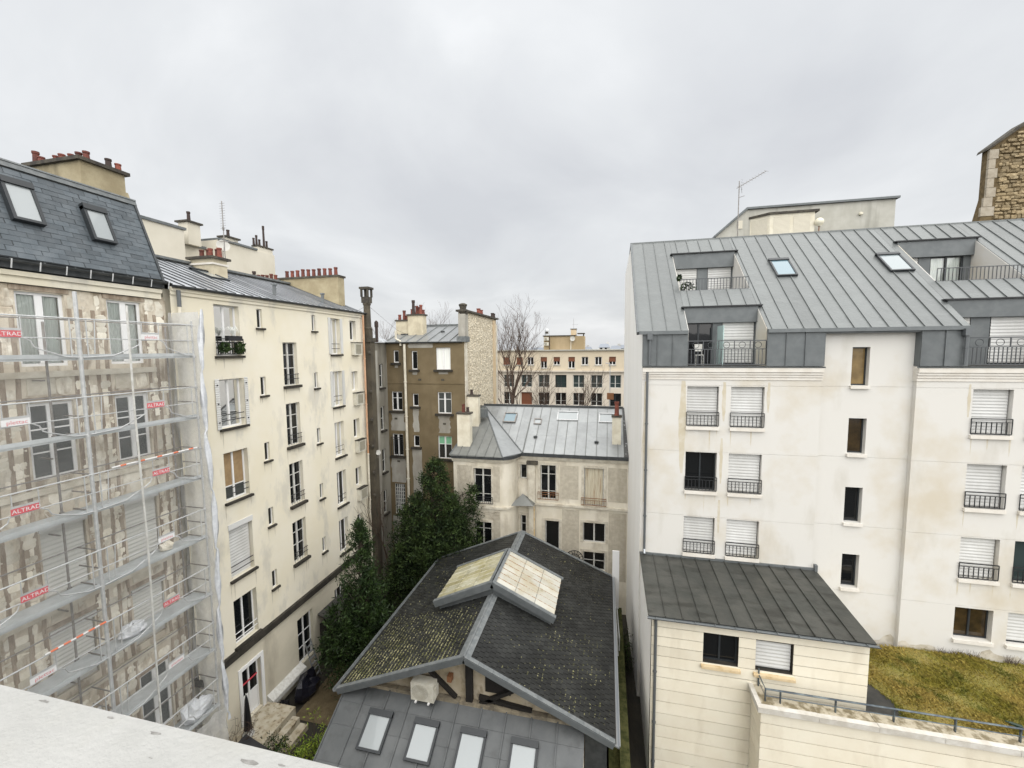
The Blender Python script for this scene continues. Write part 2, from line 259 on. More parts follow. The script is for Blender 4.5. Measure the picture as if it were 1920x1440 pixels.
def clear_glass(name):
    mt = bpy.data.materials.new(name); mt.use_nodes = True; nt = mt.node_tree; nt.nodes.clear()
    o = nt.nodes.new('ShaderNodeOutputMaterial'); t = nt.nodes.new('ShaderNodeBsdfTransparent'); t.inputs[0].default_value = (0.96, 0.975, 0.97, 1)
    g = nt.nodes.new('ShaderNodeBsdfGlossy'); g.inputs['Roughness'].default_value = 0.02; fr = nt.nodes.new('ShaderNodeFresnel'); fr.inputs[0].default_value = 1.5
    x = nt.nodes.new('ShaderNodeMixShader'); nt.links.new(fr.outputs[0], x.inputs[0]); nt.links.new(t.outputs[0], x.inputs[1]); nt.links.new(g.outputs[0], x.inputs[2]); nt.links.new(x.outputs[0], o.inputs[0]); M[name] = mt
clear_glass('clear_glass')

# ------------------------------------------------------------------ mesh helpers
W = {}
V = Vector
class Fr:
    def __init__(s, o=(0, 0, 0), u=(1, 0, 0), n=(0, 1, 0), v=(0, 0, 1)):
        s.o = V(o); s.u = V(u).normalized(); s.n = V(n).normalized(); s.v = V(v).normalized()
    def p(s, a, d, b): return s.o+s.u*a+s.n*d+s.v*b
WORLD = Fr()
def FX(x): return Fr((x, 0, 0), (0, 1, 0), (1, 0, 0))       # facade in plane x, facing +x : a = world y
def FY(y): return Fr((0, y, 0), (1, 0, 0), (0, -1, 0))      # facade in plane y, facing -y : a = world x
class MB:
    def __init__(s, F=WORLD): s.v = []; s.f = []; s.F = F
    def poly(s, pts):
        i = len(s.v); s.v += [s.F.p(*p) for p in pts]; s.f.append(tuple(range(i, i+len(pts)))); return s
    def box(s, a0, a1, d0, d1, b0, b1):
        i = len(s.v)
        for a in (a0, a1):
            for d in (d0, d1):
                for b in (b0, b1): s.v.append(s.F.p(a, d, b))
        for q in ((0, 1, 3, 2), (4, 6, 7, 5), (0, 4, 5, 1), (2, 3, 7, 6), (0, 2, 6, 4), (1, 5, 7, 3)): s.f.append(tuple(i+k for k in q))
        return s
    def prism(s, pts, vec):                                   # closed outline (local) swept along a local vector
        n = len(pts); i = len(s.v)
        for p in pts: s.v.append(s.F.p(*p))
        for p in pts: s.v.append(s.F.p(*(p[k]+vec[k] for k in range(3))))
        s.f.append(tuple(range(i, i+n))); s.f.append(tuple(range(i+2*n-1, i+n-1, -1)))
        for k in range(n): s.f.append((i+k, i+(k+1) % n, i+n+(k+1) % n, i+n+k))
        return s
    def tube(s, pts, r, n=6, cap=True):
        P = [s.F.p(*p) for p in pts]; rr = r if isinstance(r, (list, tuple)) else [r]*len(P); base = len(s.v)
        for k, p in enumerate(P):
            t = (P[min(k+1, len(P)-1)]-P[max(k-1, 0)]).normalized()
            a = t.cross(V((0, 0, 1)) if abs(t.z) < 0.9 else V((1, 0, 0))).normalized(); b = t.cross(a)
            for j in range(n):
                w = 2*math.pi*j/n; s.v.append(p+(a*math.cos(w)+b*math.sin(w))*rr[k])
        for k in range(len(P)-1):
            for j in range(n):
                s.f.append((base+k*n+j, base+k*n+(j+1) % n, base+(k+1)*n+(j+1) % n, base+(k+1)*n+j))
        if cap:
            s.f.append(tuple(base+j for j in range(n))); s.f.append(tuple(base+(len(P)-1)*n+j for j in reversed(range(n))))
        return s
    def lathe(s, c, prof, n=10, cap=True):                    # profile of (radius, z) round a vertical axis at local c
        base = len(s.v)
        for r, z in prof:
            for j in range(n):
                w = 2*math.pi*j/n; s.v.append(s.F.p(c[0]+r*math.cos(w), c[1]+r*math.sin(w), c[2]+z))
        m_ = len(prof)
        for k in range(m_-1):
            for j in range(n): s.f.append((base+k*n+j, base+k*n+(j+1) % n, base+(k+1)*n+(j+1) % n, base+(k+1)*n+j))
        if cap: s.f.append(tuple(base+j for j in range(n))); s.f.append(tuple(base+(m_-1)*n+j for j in range(n)))
        return s
    def mesh(s, name, mt, origin=None, smooth=False):
        if origin is None:
            xs = [p.x for p in s.v]; ys = [p.y for p in s.v]; zs = [p.z for p in s.v]
            origin = V(((min(xs)+max(xs))/2, (min(ys)+max(ys))/2, min(zs)))
        origin = V(origin)
        me = bpy.data.meshes.new(name); me.from_pydata([tuple(p-origin) for p in s.v], [], s.f)
        if mt: me.materials.append(M[mt])
        if smooth: me.polygons.foreach_set('use_smooth', [True]*len(me.polygons))
        me.update(); return me, origin
    def build(s, name, mt, parent=None, origin=None, smooth=False, label=None, cat=None, group=None, kind=None):
        me, o = s.mesh(name, mt, origin, smooth); return link(name, me, o, parent, label, cat, group, kind)
def link(name, me, o, parent=None, label=None, cat=None, group=None, kind=None):
    ob = bpy.data.objects.new(name, me); col.objects.link(ob); o = V(o)
    if parent is not None: ob.parent = parent; ob.location = o-W[parent.name]
    else: ob.location = o
    W[ob.name] = o
    for k, v_ in (('label', label), ('category', cat), ('group', group), ('kind', kind)):
        if v_: ob[k] = v_
    return ob
def thing(name, label, cat, loc, group=None): return link(name, None, loc, None, label, cat, group)
def pbox(name, mt, parent, F, *b, **k): return MB(F).box(*b).build(name, mt, parent, **k)

def wall_mesh(F, a0, a1, b0, b1, holes=(), rev=0.3, grooves=(), gw=0.018, gd=0.015, mb=None):
    """sheet with rectangular openings (a0,a1,b0,b1), reveals of depth rev and recessed horizontal joints"""
    mb = mb or MB(F); A = sorted({a0, a1, *[min(max(h[k], a0), a1) for h in holes for k in (0, 1)]})
    B = {b0, b1, *[min(max(h[k], b0), b1) for h in holes for k in (2, 3)]}
    for g in grooves: B |= {g-gw/2, g+gw/2}
    B = sorted(x for x in B if b0 <= x <= b1)
    for i in range(len(A)-1):
        for j in range(len(B)-1):
            ca, cb = (A[i]+A[i+1])/2, (B[j]+B[j+1])/2
            if any(h[0] < ca < h[1] and h[2] < cb < h[3] for h in holes): continue
            g = any(abs(cb-x) < gw*0.6 for x in grooves); d = -gd if g else 0
            mb.poly([(A[i], d, B[j]), (A[i+1], d, B[j]), (A[i+1], d, B[j+1]), (A[i], d, B[j+1])])
            if g:
                for bb in (B[j], B[j+1]): mb.poly([(A[i], 0, bb), (A[i+1], 0, bb), (A[i+1], d, bb), (A[i], d, bb)])
    for h in holes:
        p, q, r_, s_ = max(h[0], a0), min(h[1], a1), max(h[2], b0), min(h[3], b1)
        for (x0, z0, x1, z1) in ((p, r_, q, r_), (q, r_, q, s_), (q, s_, p, s_), (p, s_, p, r_)):
            if (z0 == z1 == b0) or (z0 == z1 == b1): continue
            mb.poly([(x0, 0, z0), (x1, 0, z1), (x1, -rev, z1), (x0, -rev, z0)])
    return mb

def corrugated(F, a0, a1, d, b0, b1, pitch=0.115, amp=0.016):
    mb = MB(F); n = max(2, int((b1-b0)/pitch)); h = (b1-b0)/n
    for k in range(n):
        z = b0+k*h
        mb.poly([(a0, d, z), (a1, d, z), (a1, d+amp, z+h*0.45), (a0, d+amp, z+h*0.45)])
        mb.poly([(a0, d+amp, z+h*0.45), (a1, d+amp, z+h*0.45), (a1, d, z+h), (a0, d, z+h)])
    return mb

def window(bld, F, a0, a1, b0, b1, dep=0.2, leaves=2, trans=(), fm='white_paint', pm='dark_glass', fw=0.06, mw=0.07, th=0.05,
           sill=None, sill_m='stone_trim', so=0.12, sh=0.09, sx=0.08, shutter=0.0, shm='shutter_white', curtain=None, name='window', label=None, panes=None):
    """frame (part) with panes, sill, shutter, curtain (sub-parts)"""
    d0, d1 = -dep-th, -dep
    mb = MB(F); mb.box(a0, a1, d0, d1, b0, b0+fw).box(a0, a1, d0, d1, b1-fw, b1).box(a0, a0+fw, d0, d1, b0+fw, b1-fw).box(a1-fw, a1, d0, d1, b0+fw, b1-fw)
    iw = (a1-a0-2*fw); step = iw/leaves; cells = []
    for k in range(1, leaves): mb.box(a0+fw+k*step-mw/2, a0+fw+k*step+mw/2, d0, d1+0.012, b0+fw, b1-fw)
    zs = [b0+fw]+[b0+fw+t*(b1-b0-2*fw) for t in trans]+[b1-fw]
    for k in range(leaves):
        l = a0+fw+k*step+(mw/2 if k else 0); r = a0+fw+(k+1)*step-(mw/2 if k < leaves-1 else 0)
        for z in zs[1:-1]: mb.box(l, r, d0, d1-0.008, z-0.018, z+0.018)
        for q in range(len(zs)-1): cells.append((l, r, zs[q]+(0.018 if q else 0), zs[q+1]-(0.018 if q < len(zs)-2 else 0)))
    w = mb.build(name, fm, bld, label=label)
    for i, (l, r, p, q) in enumerate(cells):
        MB(F).box(l+0.002, r-0.002, d0+0.012, d0+0.024, p+0.002, q-0.002).build('pane', (panes[i] if panes else ('clear_glass' if curtain else pm)), w)
    if curtain and curtain.startswith('blind'):
        corrugated(F, a0+fw, a1-fw, d0-0.04, b0+fw, b1-fw, 0.17, 0.035).build('blind', curtain, w); curtain = None
    if curtain:
        mb = MB(F); n = 26; cw = (a1-a0-2*fw); prev = None
        for k in range(n+1):
            x = a0+fw+cw*k/n; dd = d0-0.03+0.02*math.sin(k*1.9)+0.012*math.sin(k*0.8+1)
            if prev: mb.poly([(prev[0], prev[1], b0+fw), (x, dd, b0+fw), (x, dd, b1-fw), (prev[0], prev[1], b1-fw)])
            prev = (x, dd)
        mb.build('curtain', curtain, w)
    if sill: pbox('sill', sill_m, w, F, a0-sx, a1+sx, -dep, so, b0-sh, b0-0.002)
    if shutter:
        s = corrugated(F, a0+0.03, a1-0.03, d1+0.03, b1-(b1-b0)*shutter+0.02, b1-0.01); s.build('roller_shutter', shm, w)
    return w

def railing(parent, F, a0, a1, d, b0, b1, step=0.11, m_='black_iron', r=0.011, two=True, name='railing', posts=True):
    mb = MB(F); mb.box(a0, a1, d-0.018, d+0.018, b1-0.03, b1)
    if two: mb.box(a0, a1, d-0.012, d+0.012, b1-0.15, b1-0.13)
    mb.box(a0, a1, d-0.014, d+0.014, b0, b0+0.03)
    n = max(2, int((a1-a0)/step))
    for k in range(n+1):
        x = a0+(a1-a0)*k/n; mb.box(x-r, x+r, d-r, d+r, b0+0.03, (b1-0.15 if two and k not in (0, n) else b1-0.03))
    return mb.build(name, m_, parent)

def zinc_roof(parent, F, a0, a1, b0, b1, w, mt, holes=(), laps=(), under='zinc_dark', name='roof', seam=0.045, sm=None, sw=0.011):
    """roof sheet (part) carrying one zinc panel per bay, each with its standing seam"""
    base = wall_mesh(F, a0, a1, b0, b1, holes, rev=0.12).build(name, under, parent)
    n = max(1, round((a1-a0)/w)); st = (a1-a0)/n; cuts = sorted({a0, a1, *[a0+k*st for k in range(n+1)]})
    for k in range(n):
        x0, x1 = a0+k*st, a0+(k+1)*st
        xs = sorted({x0, x1, *[h[i] for h in holes for i in (0, 1) if x0+0.06 < h[i] < x1-0.06]})
        for i in range(len(xs)-1):
            xm = (xs[i]+xs[i+1])/2; bl = sorted((h[2], h[3]) for h in holes if h[0] < xm < h[1]); seg = []; cur = b0
            for (p, q) in bl:
                if p > cur: seg.append((cur, p))
                cur = max(cur, q)
            if cur < b1: seg.append((cur, b1))
            ss = []
            for (p, q) in seg:
                cs = [p]+[l for l in laps if p+0.15 < l < q-0.15]+[q]
                ss += list(zip(cs[:-1], cs[1:]))
            for (p, q) in ss:
                mb = MB(F); e_ = 0.006 if q < b1 else 0
                mb.box(xs[i]+0.004, xs[i+1]-0.004, 0.006, 0.018+random.uniform(0, 0.004), p, q-e_)
                if i == 0 and not sm: mb.box(x0-sw, x0+sw, 0.019, 0.019+seam, p, q-e_)
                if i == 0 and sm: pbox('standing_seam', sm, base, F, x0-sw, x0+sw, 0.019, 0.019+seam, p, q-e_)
                mb.build('zinc_panel', mt, base)
    return base

def pot(parent, x, y, z, h=0.42, r=0.1, m_='terracotta'):
    mb = MB(); mb.lathe((x, y, z), [(r*1.15, 0), (r, h*0.15), (r*0.86, h*0.8), (r*1.05, h*0.84), (r*1.05, h), (r*0.75, h), (r*0.7, h*0.7)], 10, False); mb.poly([(x+r*0.7*math.cos(k), y+r*0.7*math.sin(k), z+h*0.7) for k in (0, 1.57, 3.14, 4.71)])
    return mb.build('chimney_pot', m_, parent)
def skylight(parent, F, a0, a1, b0, b1, glass='skylight_glass', h=0.09, fm='dark_frame', hood=True):
    mb = MB(F); t = 0.07
    mb.box(a0, a1, 0.02, h, b0, b0+t).box(a0, a0+t, 0.02, h, b0+t, b1-t).box(a1-t, a1, 0.02, h, b0+t, b1-t)
    mb.box(a0, a1, 0.02, h+0.03, b1-(t*2.4 if hood else t), b1)
    w = mb.build('skylight', fm, parent)
    MB(F).box(a0+t+0.002, a1-t-0.002, h-0.04, h-0.025, b0+t+0.002, b1-(t*2.4 if hood else t)-0.002).build('pane', glass, w)
    return w
def pipe(parent, pts, r, m_, name='drainpipe', collars=()):
    mb = MB(); mb.tube(pts, r, 8)
    for (x, y, z) in collars: mb.lathe((x, y, z), [(r*1.35, 0), (r*1.35, 0.06)], 8)
    return mb.build(name, m_, parent, smooth=False)
def gutter(parent, F, a0, a1, d, b, r=0.07, m_='gutter'):
    mb = MB(F); n = 7; pr = []
    for k in range(n): w = math.pi+math.pi*k/(n-1); pr.append((d+r*math.cos(w), b+r*math.sin(w)))
    pr += [(d+r*0.85*math.cos(math.pi*2-math.pi*k/(n-1)), b+r*0.85*math.sin(math.pi*2-math.pi*k/(n-1))) for k in range(n)]
    mb.prism([(a0, p[0], p[1]) for p in pr], (a1-a0, 0, 0)); g = mb.build('gutter', m_, parent)
    mb = MB(F); x = a0+0.3
    while x < a1: mb.box(x-0.012, x+0.012, d-r-0.005, d+r+0.008, b-0.012, b+0.008); x += 0.62
    mb.build('bracket', 'lead', g); return g

# stone variants
STONES = []
def stone_variants(mt, n=10, seed=1):
    rnd = random.Random(seed); out = []
    for q in range(n):
        k = 8; pts = [(x+rnd.uniform(-.06, .06), y+rnd.uniform(-.06, .06)) for x, y in ((.5, -.30), (.5, .30), (.34, .5), (-.34, .5), (-.5, .30), (-.5, -.30), (-.34, -.5), (.34, -.5))]
        ins = [(x*rnd.uniform(0.72, 0.93), y*rnd.uniform(0.72, 0.93)) for x, y in pts]
        v = [(x, 0, y) for x, y in pts]+[(x, 0.75+rnd.uniform(-.15, .15), y) for x, y in [(a*0.97, b*0.97) for a, b in pts]]+[(x, 1+rnd.uniform(-.25, .25), y) for x, y in ins]+[(0, rnd.uniform(0.9, 1.3), 0)]
        f = []
        for r_ in (0, 1):
            for j in range(k): f.append((r_*k+j, r_*k+(j+1) % k, (r_+1)*k+(j+1) % k, (r_+1)*k+j))
        for j in range(k): f.append((2*k+j, 2*k+(j+1) % k, 3*k))
        out.append((v, f))
    res = {}
    for ori in ('x', 'y'):
        l = []
        for v, f in out:
            me = bpy.data.meshes.new('stone'); vv = [((y, x, z) if ori == 'x' else (x, -y, z)) for x, y, z in v]
            me.from_pydata(vv, [], f); me.materials.append(M[mt]); l.append(me)
        res[ori] = l
    return res
def put_stone(var, ori, parent, p, w, h, d, rnd):
    o = link('stone', rnd.choice(var[ori]), p, parent); t = d
    o.scale = (t, w, h) if ori == 'x' else (w, t, h); return o
# ================================================================== ground and own ledge
MB().box(-260, 260, -60, 600, -0.4, 0).build('ground', 'dark_ground', kind='structure')
own = thing('roof_parapet', 'white painted concrete roof parapet ledge with chipped edge above the courtyard', 'parapet', (-3, 0, 0))
pbox('ledge_slab', 'ledge', own, WORLD, -14, 3.5, -0.6, 0.8, 14.34, 14.60)
pbox('wall', 'side_render', own, WORLD, -13.9, 3.4, -0.55, 0.66, 0, 14.34)
rnd = random.Random(3)
for (x, y, s) in ((-1.57, 0.785, 0.022), (-0.84, 0.765, 0.03), (-0.76, 0.775, 0.012), (-1.15, 0.775, 0.02), (-1.09, 0.72, 0.007), (-1.32, 0.785, 0.015), (-0.79, 0.70, 0.008), (-1.68, 0.72, 0.007), (-1.02, 0.60, 0.005), (-0.70, 0.56, 0.006)):
    mb = MB(); pts = [(x+s*math.cos(w)*rnd.uniform(.5, 1.1), y+s*0.22*math.sin(w)*rnd.uniform(.4, 1.1), 14.6002) for w in [k*0.7 for k in range(9)]]
    mb.prism(pts, (0, 0, 0.0006)); mb.build('chip', 'ledge_chip', own)

# ================================================================== cream rendered building
FC = FX(-14.0)
cream = thing('apartment_building', 'cream rendered five storey building with small dark-silled windows and striped zinc roof', 'building', (-16, 16.5, 0))
c1z = [(15.45, 17.35), (12.72, 14.57), (9.88, 11.78), (6.80, 8.79), (4.08, 5.95)]
smz = [17.35, 14.55, 11.77, 8.93, 6.13]
c3z = [16.0, 13.24, 10.48, 7.72]
c5z = [17.30, 14.52, 11.80, 9.10, 6.43]
c6z = [17.28, 14.43, 11.70, 8.86, 6.10]
holes = [(12.48, 13.55, a, b) for a, b in c1z]
holes += [(14.39, 14.66, z-0.78, z) for z in smz]+[(17.65, 17.90, z-0.77, z) for z in smz]
holes += [(15.70, 16.55, z-1.95, z) for z in c3z]+[(19.02, 19.80, z-1.88, z) for z in c5z]+[(20.70, 21.27, z-1.1, z) for z in c6z]
wall_mesh(FC, 10.95, 22.0, 3.98, 17.76, holes, 0.3).build('wall', 'cream_plaster', cream)
bh = [(12.60, 13.52, 0.75, 2.95), (15.67, 16.70, 0.75, 3.02), (18.4, 19.2, 1.2, 2.9)]
wall_mesh(FC, 10.95, 22.0, 0, 3.70, bh, 0.3).build('base_wall', 'base_plaster', cream)
pbox('string_course', 'stone_trim', cream, FC, 10.95, 22.0, -0.3, 0.14, 3.70, 3.98)
pbox('gable_wall', 'cream_plaster', cream, WORLD, -22, -14.01, 21.7, 21.98, 0, 17.7)
pbox('party_wall', 'cream_plaster', cream, WORLD, -22, -14.3, 10.96, 11.2, 0, 17.7)
pbox('rear_wall', 'cream_plaster', cream, WORLD, -22.2, -22.0, 10.96, 21.98, 0, 17.7)
# windows
w = window(cream, FC, 12.48, 13.55, *c1z[0], curtain='blind_blue', sill=1)
rl = railing(w, FC, 12.46, 13.57, 0.10, 15.5, 16.1, 0.1)
pbox('window_box', 'planter', w, FC, 12.85, 13.45, 0.02, 0.2, 16.02, 16.2)
window(cream, FC, 12.48, 13.55, *c1z[1], curtain='blind_blue', sill=1, trans=())
window(cream, FC, 12.48, 13.55, *c1z[2], trans=(0.27,), panes=['grey_glass', 'wood_curtain', 'grey_glass', 'wood_curtain'], sill=1)
window(cream, FC, 12.48, 13.55, *c1z[3], shutter=0.98, sill=1)
w = window(cream, FC, 12.48, 13.55, *c1z[4], sill=1)
for k, (z0, z1) in enumerate(c1z):
    mb = MB(FC); m_ = 'white_paint' if k == 4 else 'black_iron'
    for q in (0.28, 0.5): mb.tube([(12.49, -0.04, z0+q), (13.54, -0.04, z0+q)], 0.018, 5)
    mb.build('window_bar', m_, cream)
for s in (12.30, 13.56):
    mb = corrugated(Fr((-14, 0, 0), (0, 1, 0), (1, 0, 0)), s, s+0.17, 0.03, 12.70, 14.6, 0.08, 0.012); sh = mb.build('folded_shutter', 'shutter_white', cream)
    for z in (12.95, 13.65, 14.35): pbox('hinge', 'black_iron', sh, FC, s+0.06, s+0.11, 0.045, 0.06, z, z+0.05)
pbox('shutter_box', 'shutter_white', cream, FC, 12.46, 13.57, -0.1, 0.03, 8.79, 9.0)
for i, z in enumerate(smz):
    window(cream, FC, 14.39, 14.66, z-0.78, z, dep=0.09, leaves=1, fw=0.035, sill=1, so=0.10, sh=0.08)
    window(cream, FC, 17.65, 17.90, z-0.77, z, dep=0.09, leaves=1, fw=0.035, pm='grey_glass', sill=1, so=0.10, sh=0.08)
for z in c3z:
    w = window(cream, FC, 15.70, 16.55, z-1.95, z, fm='grey_white', trans=(0.4, 0.72), fw=0.045, mw=0.1, sill=1, so=0.15, sh=0.12, dep=0.16)
    mb = MB(FC)
    for q in (0.3, 0.5): mb.tube([(15.68, 0.03, z-1.95+q), (16.57, 0.03, z-1.95+q)], 0.016, 5)
    for k in range(6): mb.tube([(15.74+k*0.155, 0.03, z-1.9), (15.74+k*0.155, 0.03, z-1.42)], 0.009, 4)
    mb.build('railing', 'black_iron', w)
for i, z in enumerate(c5z):
    w = window(cream, FC, 19.02, 19.80, z-1.88, z, curtain=('curtain' if i in (0, 1, 2) else None), sill=1)
    mb = MB(FC)
    for q in (0.3, 0.55): mb.tube([(19.03, -0.05, z-1.88+q), (19.79, -0.05, z-1.88+q)], 0.014, 5)
    mb.build('railing', 'black_iron', w)
    if i < 2:
        for s in (18.83, 19.81): pbox('folded_shutter', 'shutter_white', cream, FC, s, s+0.17, 0.003, 0.05, z-1.85, z+0.02)
for i, z in enumerate(c6z):
    window(cream, FC, 20.70, 21.27, z-1.1, z, leaves=1, fw=0.07, curtain=('curtain' if i == 1 else None))
    if i < 4:
        u = pbox('ventilation_box', 'ac_white', cream, FC, 20.76, 21.46, 0.004, 0.24, z-1.92, z-1.24)
        corrugated(FC, 20.86, 21.36, 0.243, z-1.84, z-1.32, 0.07, 0.02).build('grille', 'grille', u)
        pbox('cover', 'stone_trim', u, FC, 20.72, 21.5, 0.0, 0.28, z-1.235, z-1.2)
door = window(cream, FC, 12.60, 13.52, 0.75, 2.95, dep=0.15, trans=(0.42,), panes=['white_paint', 'dark_glass', 'white_paint', 'dark_glass'], name='door')
mb = MB(FC); mb.box(12.46, 12.60, 0.003, 0.05, 0.7, 3.1).box(13.52, 13.66, 0.003, 0.05, 0.7, 3.1).box(12.60, 13.52, 0.003, 0.05, 2.95, 3.1); mb.build('architrave', 'white_paint', door)
mb = MB(FC); mb.box(12.66, 13.45, -0.14, -0.12, 2.2, 2.26); mb.build('red_bar', 'sign_red', door)
window(cream, FC, 15.67, 16.70, 0.75, 3.02, dep=0.15, trans=(0.3, 0.62), fw=0.07)
window(cream, FC, 18.4, 19.2, 1.2, 2.9, dep=0.2, trans=(0.5,))
mb = MB(FC); mb.prism([(13.75, 0.003, 0.55), (13.75, 0.003, 0.95), (13.75, 0.32, 0.75), (13.75, 0.32, 0.55)], (2.0, 0, 0)); mb.build('lean_to_ledge', 'grey_white', cream)
rn = random.Random(45)
for (a, b, zl) in ((12.48, 13.55, [z[0] for z in c1z]), (14.39, 14.66, [z-.78 for z in smz]), (15.70, 16.55, [z-1.95 for z in c3z]), (17.65, 17.90, [z-.77 for z in smz]), (19.02, 19.80, [z-1.88 for z in c5z])):
    for z in zl:
        for x in (a-.05, b+.03, rn.uniform(a, b)):
            if rn.random() < .7:
                l = rn.uniform(.25, .8); w_ = rn.uniform(.012, .04); MB(FC).poly([(x-w_, .002, z-.09), (x+w_, .002, z-.09), (x+w_*.8, .002, z-.09-l*.6), (x, .002, z-.09-l), (x-w_*.7, .002, z-.09-l*.5)]).build('drip_stain', 'drip_grey', cream)
# roof
sl = V((-4.0, 0, 1.55)).normalized(); FCR = Fr((-13.88, 0, 17.80), (0, 1, 0), V((1.55, 0, 4.0)), sl)
croof = zinc_roof(cream, FCR, 10.95, 22.1, 0, 4.42, 0.40, 'zinc_wet', seam=0.028, sm='zinc_seam_shade', sw=0.022)
mb = MB(); mb.prism([(-18.01, 10.95, 19.45), (-18.01, 10.95, 19.3), (-22.3, 10.95, 17.6), (-22.3, 10.95, 17.75)], (0, 11.15, 0)); mb.build('rear_slope', 'zinc_dark', cream)
pbox('ridge_cap', 'lead', cream, WORLD, -18.15, -17.85, 10.95, 22.1, 19.47, 19.56)
gutter(cream, FC, 10.95, 22.15, 0.15, 17.80, 0.085)
mb = MB(FC); mb.box(10.95, 22.0, 0.002, 0.09, 17.62, 17.755).box(10.95, 22.0, 0.002, 0.05, 17.5, 17.618); mb.build('cornice', 'cream_plaster', cream)
skylight(croof, FCR, 14.25, 15.15, 2.3, 3.5, 'skylight_glass')
skylight(croof, FCR, 11.55, 12.0, 3.0, 3.4, 'dark_glass', h=0.06)
for (a, b) in ((16.3, 1.0), (19.6, 1.0), (12.15, 3.7)):
    p = FCR.p(a, 0, b); mb = MB(); mb.lathe(tuple(p), [(0.075, -0.1), (0.075, 0.42), (0.12, 0.44), (0.12, 0.5), (0.05, 0.52)], 8); mb.build('roof_vent', 'lead', croof)
def chimney(parent, x0, x1, y0, y1, z0, z1, mt, cap=0.08, pots=(), capm='cap_dark', ph=0.4, pr=0.1, pm='terracotta'):
    c = MB().box(x0, x1, y0, y1, z0, z1).build('chimney', mt, parent)
    pbox('cap', capm, c, WORLD, x0-cap, x1+cap, y0-cap, y1+cap, z1, z1+0.1)
    for i, p in enumerate(pots):
        pot(c, p[0], p[1], z1+0.1, (p[2] if len(p) > 2 else ph)*random.uniform(0.9, 1.1), pr, (p[3] if len(p) > 3 else pm))
    return c
ch = chimney(cream, -17.9, -16.7, 15.0, 15.7, 18.6, 19.65, 'chimney_cream', 0.12, [(-17.65+k*0.24, 15.35+(k % 2)*0.12) for k in range(5)])
pbox('band', 'white_trim', ch, WORLD, -17.95, -16.65, 14.95, 15.75, 19.40, 19.48)
chimney(cream, -18.6, -14.75, 20.9, 21.45, 17.9, 19.75, 'chimney_olive', 0.07, [(-18.3+k*0.36, 21.17) for k in range(10)], ph=0.45)
chimney(cream, -21.6, -18.8, 20.95, 21.4, 17.9, 19.6, 'chimney_olive', 0.07, [(-21.5+k*0.3, 21.17, 0.42+(0.25 if k == 3 else 0), 'pot_dark' if k == 3 else 'terracotta') for k in range(9)])
# drainpipes
pipe(cream, [(-13.85, 21.8, 17.65), (-13.85, 21.8, 9.5)], 0.055, 'copper_pipe', collars=[(-13.85, 21.8, z) for z in (15.1, 12.4, 10)])
pipe(cream, [(-13.85, 21.8, 9.5), (-13.85, 21.8, 0.2)], 0.055, 'pipe_cream', collars=[(-13.85, 21.8, z) for z in (9.4, 6.6, 4.2)])
pipe(cream, [(-13.86, 11.13, 17.65), (-13.86, 11.13, 17.1)], 0.06, 'pipe_zinc'); pipe(cream, [(-13.86, 11.13, 17.1), (-13.86, 11.13, 0.2)], 0.055, 'pipe_cream')

# pot plants on sill
def foliage(parts, n, size, rnd, flat=0.0):
    """leaf quads spread through a list of ellipsoids (cx,cy,cz,rx,ry,rz,weight)"""
    v = []; f = []; tot = sum(p[6] for p in parts)
    for p in parts:
        for k in range(int(n*p[6]/tot)):
            while True:
                q = V((rnd.uniform(-1, 1), rnd.uniform(-1, 1), rnd.uniform(-1, 1)))
                if 0.05 < q.length < 1: break
            q = q.normalized()*(q.length**0.45)
            c = V((p[0]+q.x*p[3], p[1]+q.y*p[4], p[2]+q.z*p[5])); s = size*rnd.uniform(0.6, 1.3)
            a = V((rnd.gauss(0, 1), rnd.gauss(0, 1), rnd.gauss(0, 1)*(1-flat))).normalized(); b = a.cross(V((rnd.gauss(0, 1), rnd.gauss(0, 1), rnd.gauss(0, 1)))).normalized()
            i = len(v); v += [c-a*s, c-b*s*0.45, c+a*s, c+b*s*0.45]; f.append((i, i+1, i+2, i+3))
    mb = MB(); mb.v = v; mb.f = f; return mb
rnd = random.Random(5)
pl = foliage([(-13.85, 12.7, 15.75, .13, .2, .2, 1), (-13.85, 13.35, 15.75, .13, .2, .22, 1)], 160, 0.1, rnd).build('potted_plant', 'leaf', label='small green plants behind the black rail of the top cream-wall window', cat='plant')
mb = MB()
for k in range(26):
    w_ = rnd.uniform(0, 6.3); t = rnd.uniform(0.1, 0.28); mb.tube([(-13.88, 13.12, 16.2), (-13.88+math.cos(w_)*t*0.5, 13.12+math.sin(w_)*t*0.6, 16.2+rnd.uniform(.2, .36)), (-13.88+math.cos(w_)*t, 13.12+math.sin(w_)*t, 16.2+rnd.uniform(.1, .4))], [0.016, 0.014, 0.003], 3)
mb.build('spiky_plant', 'curtain', label='pale spiky plant in the black window box', cat='plant')
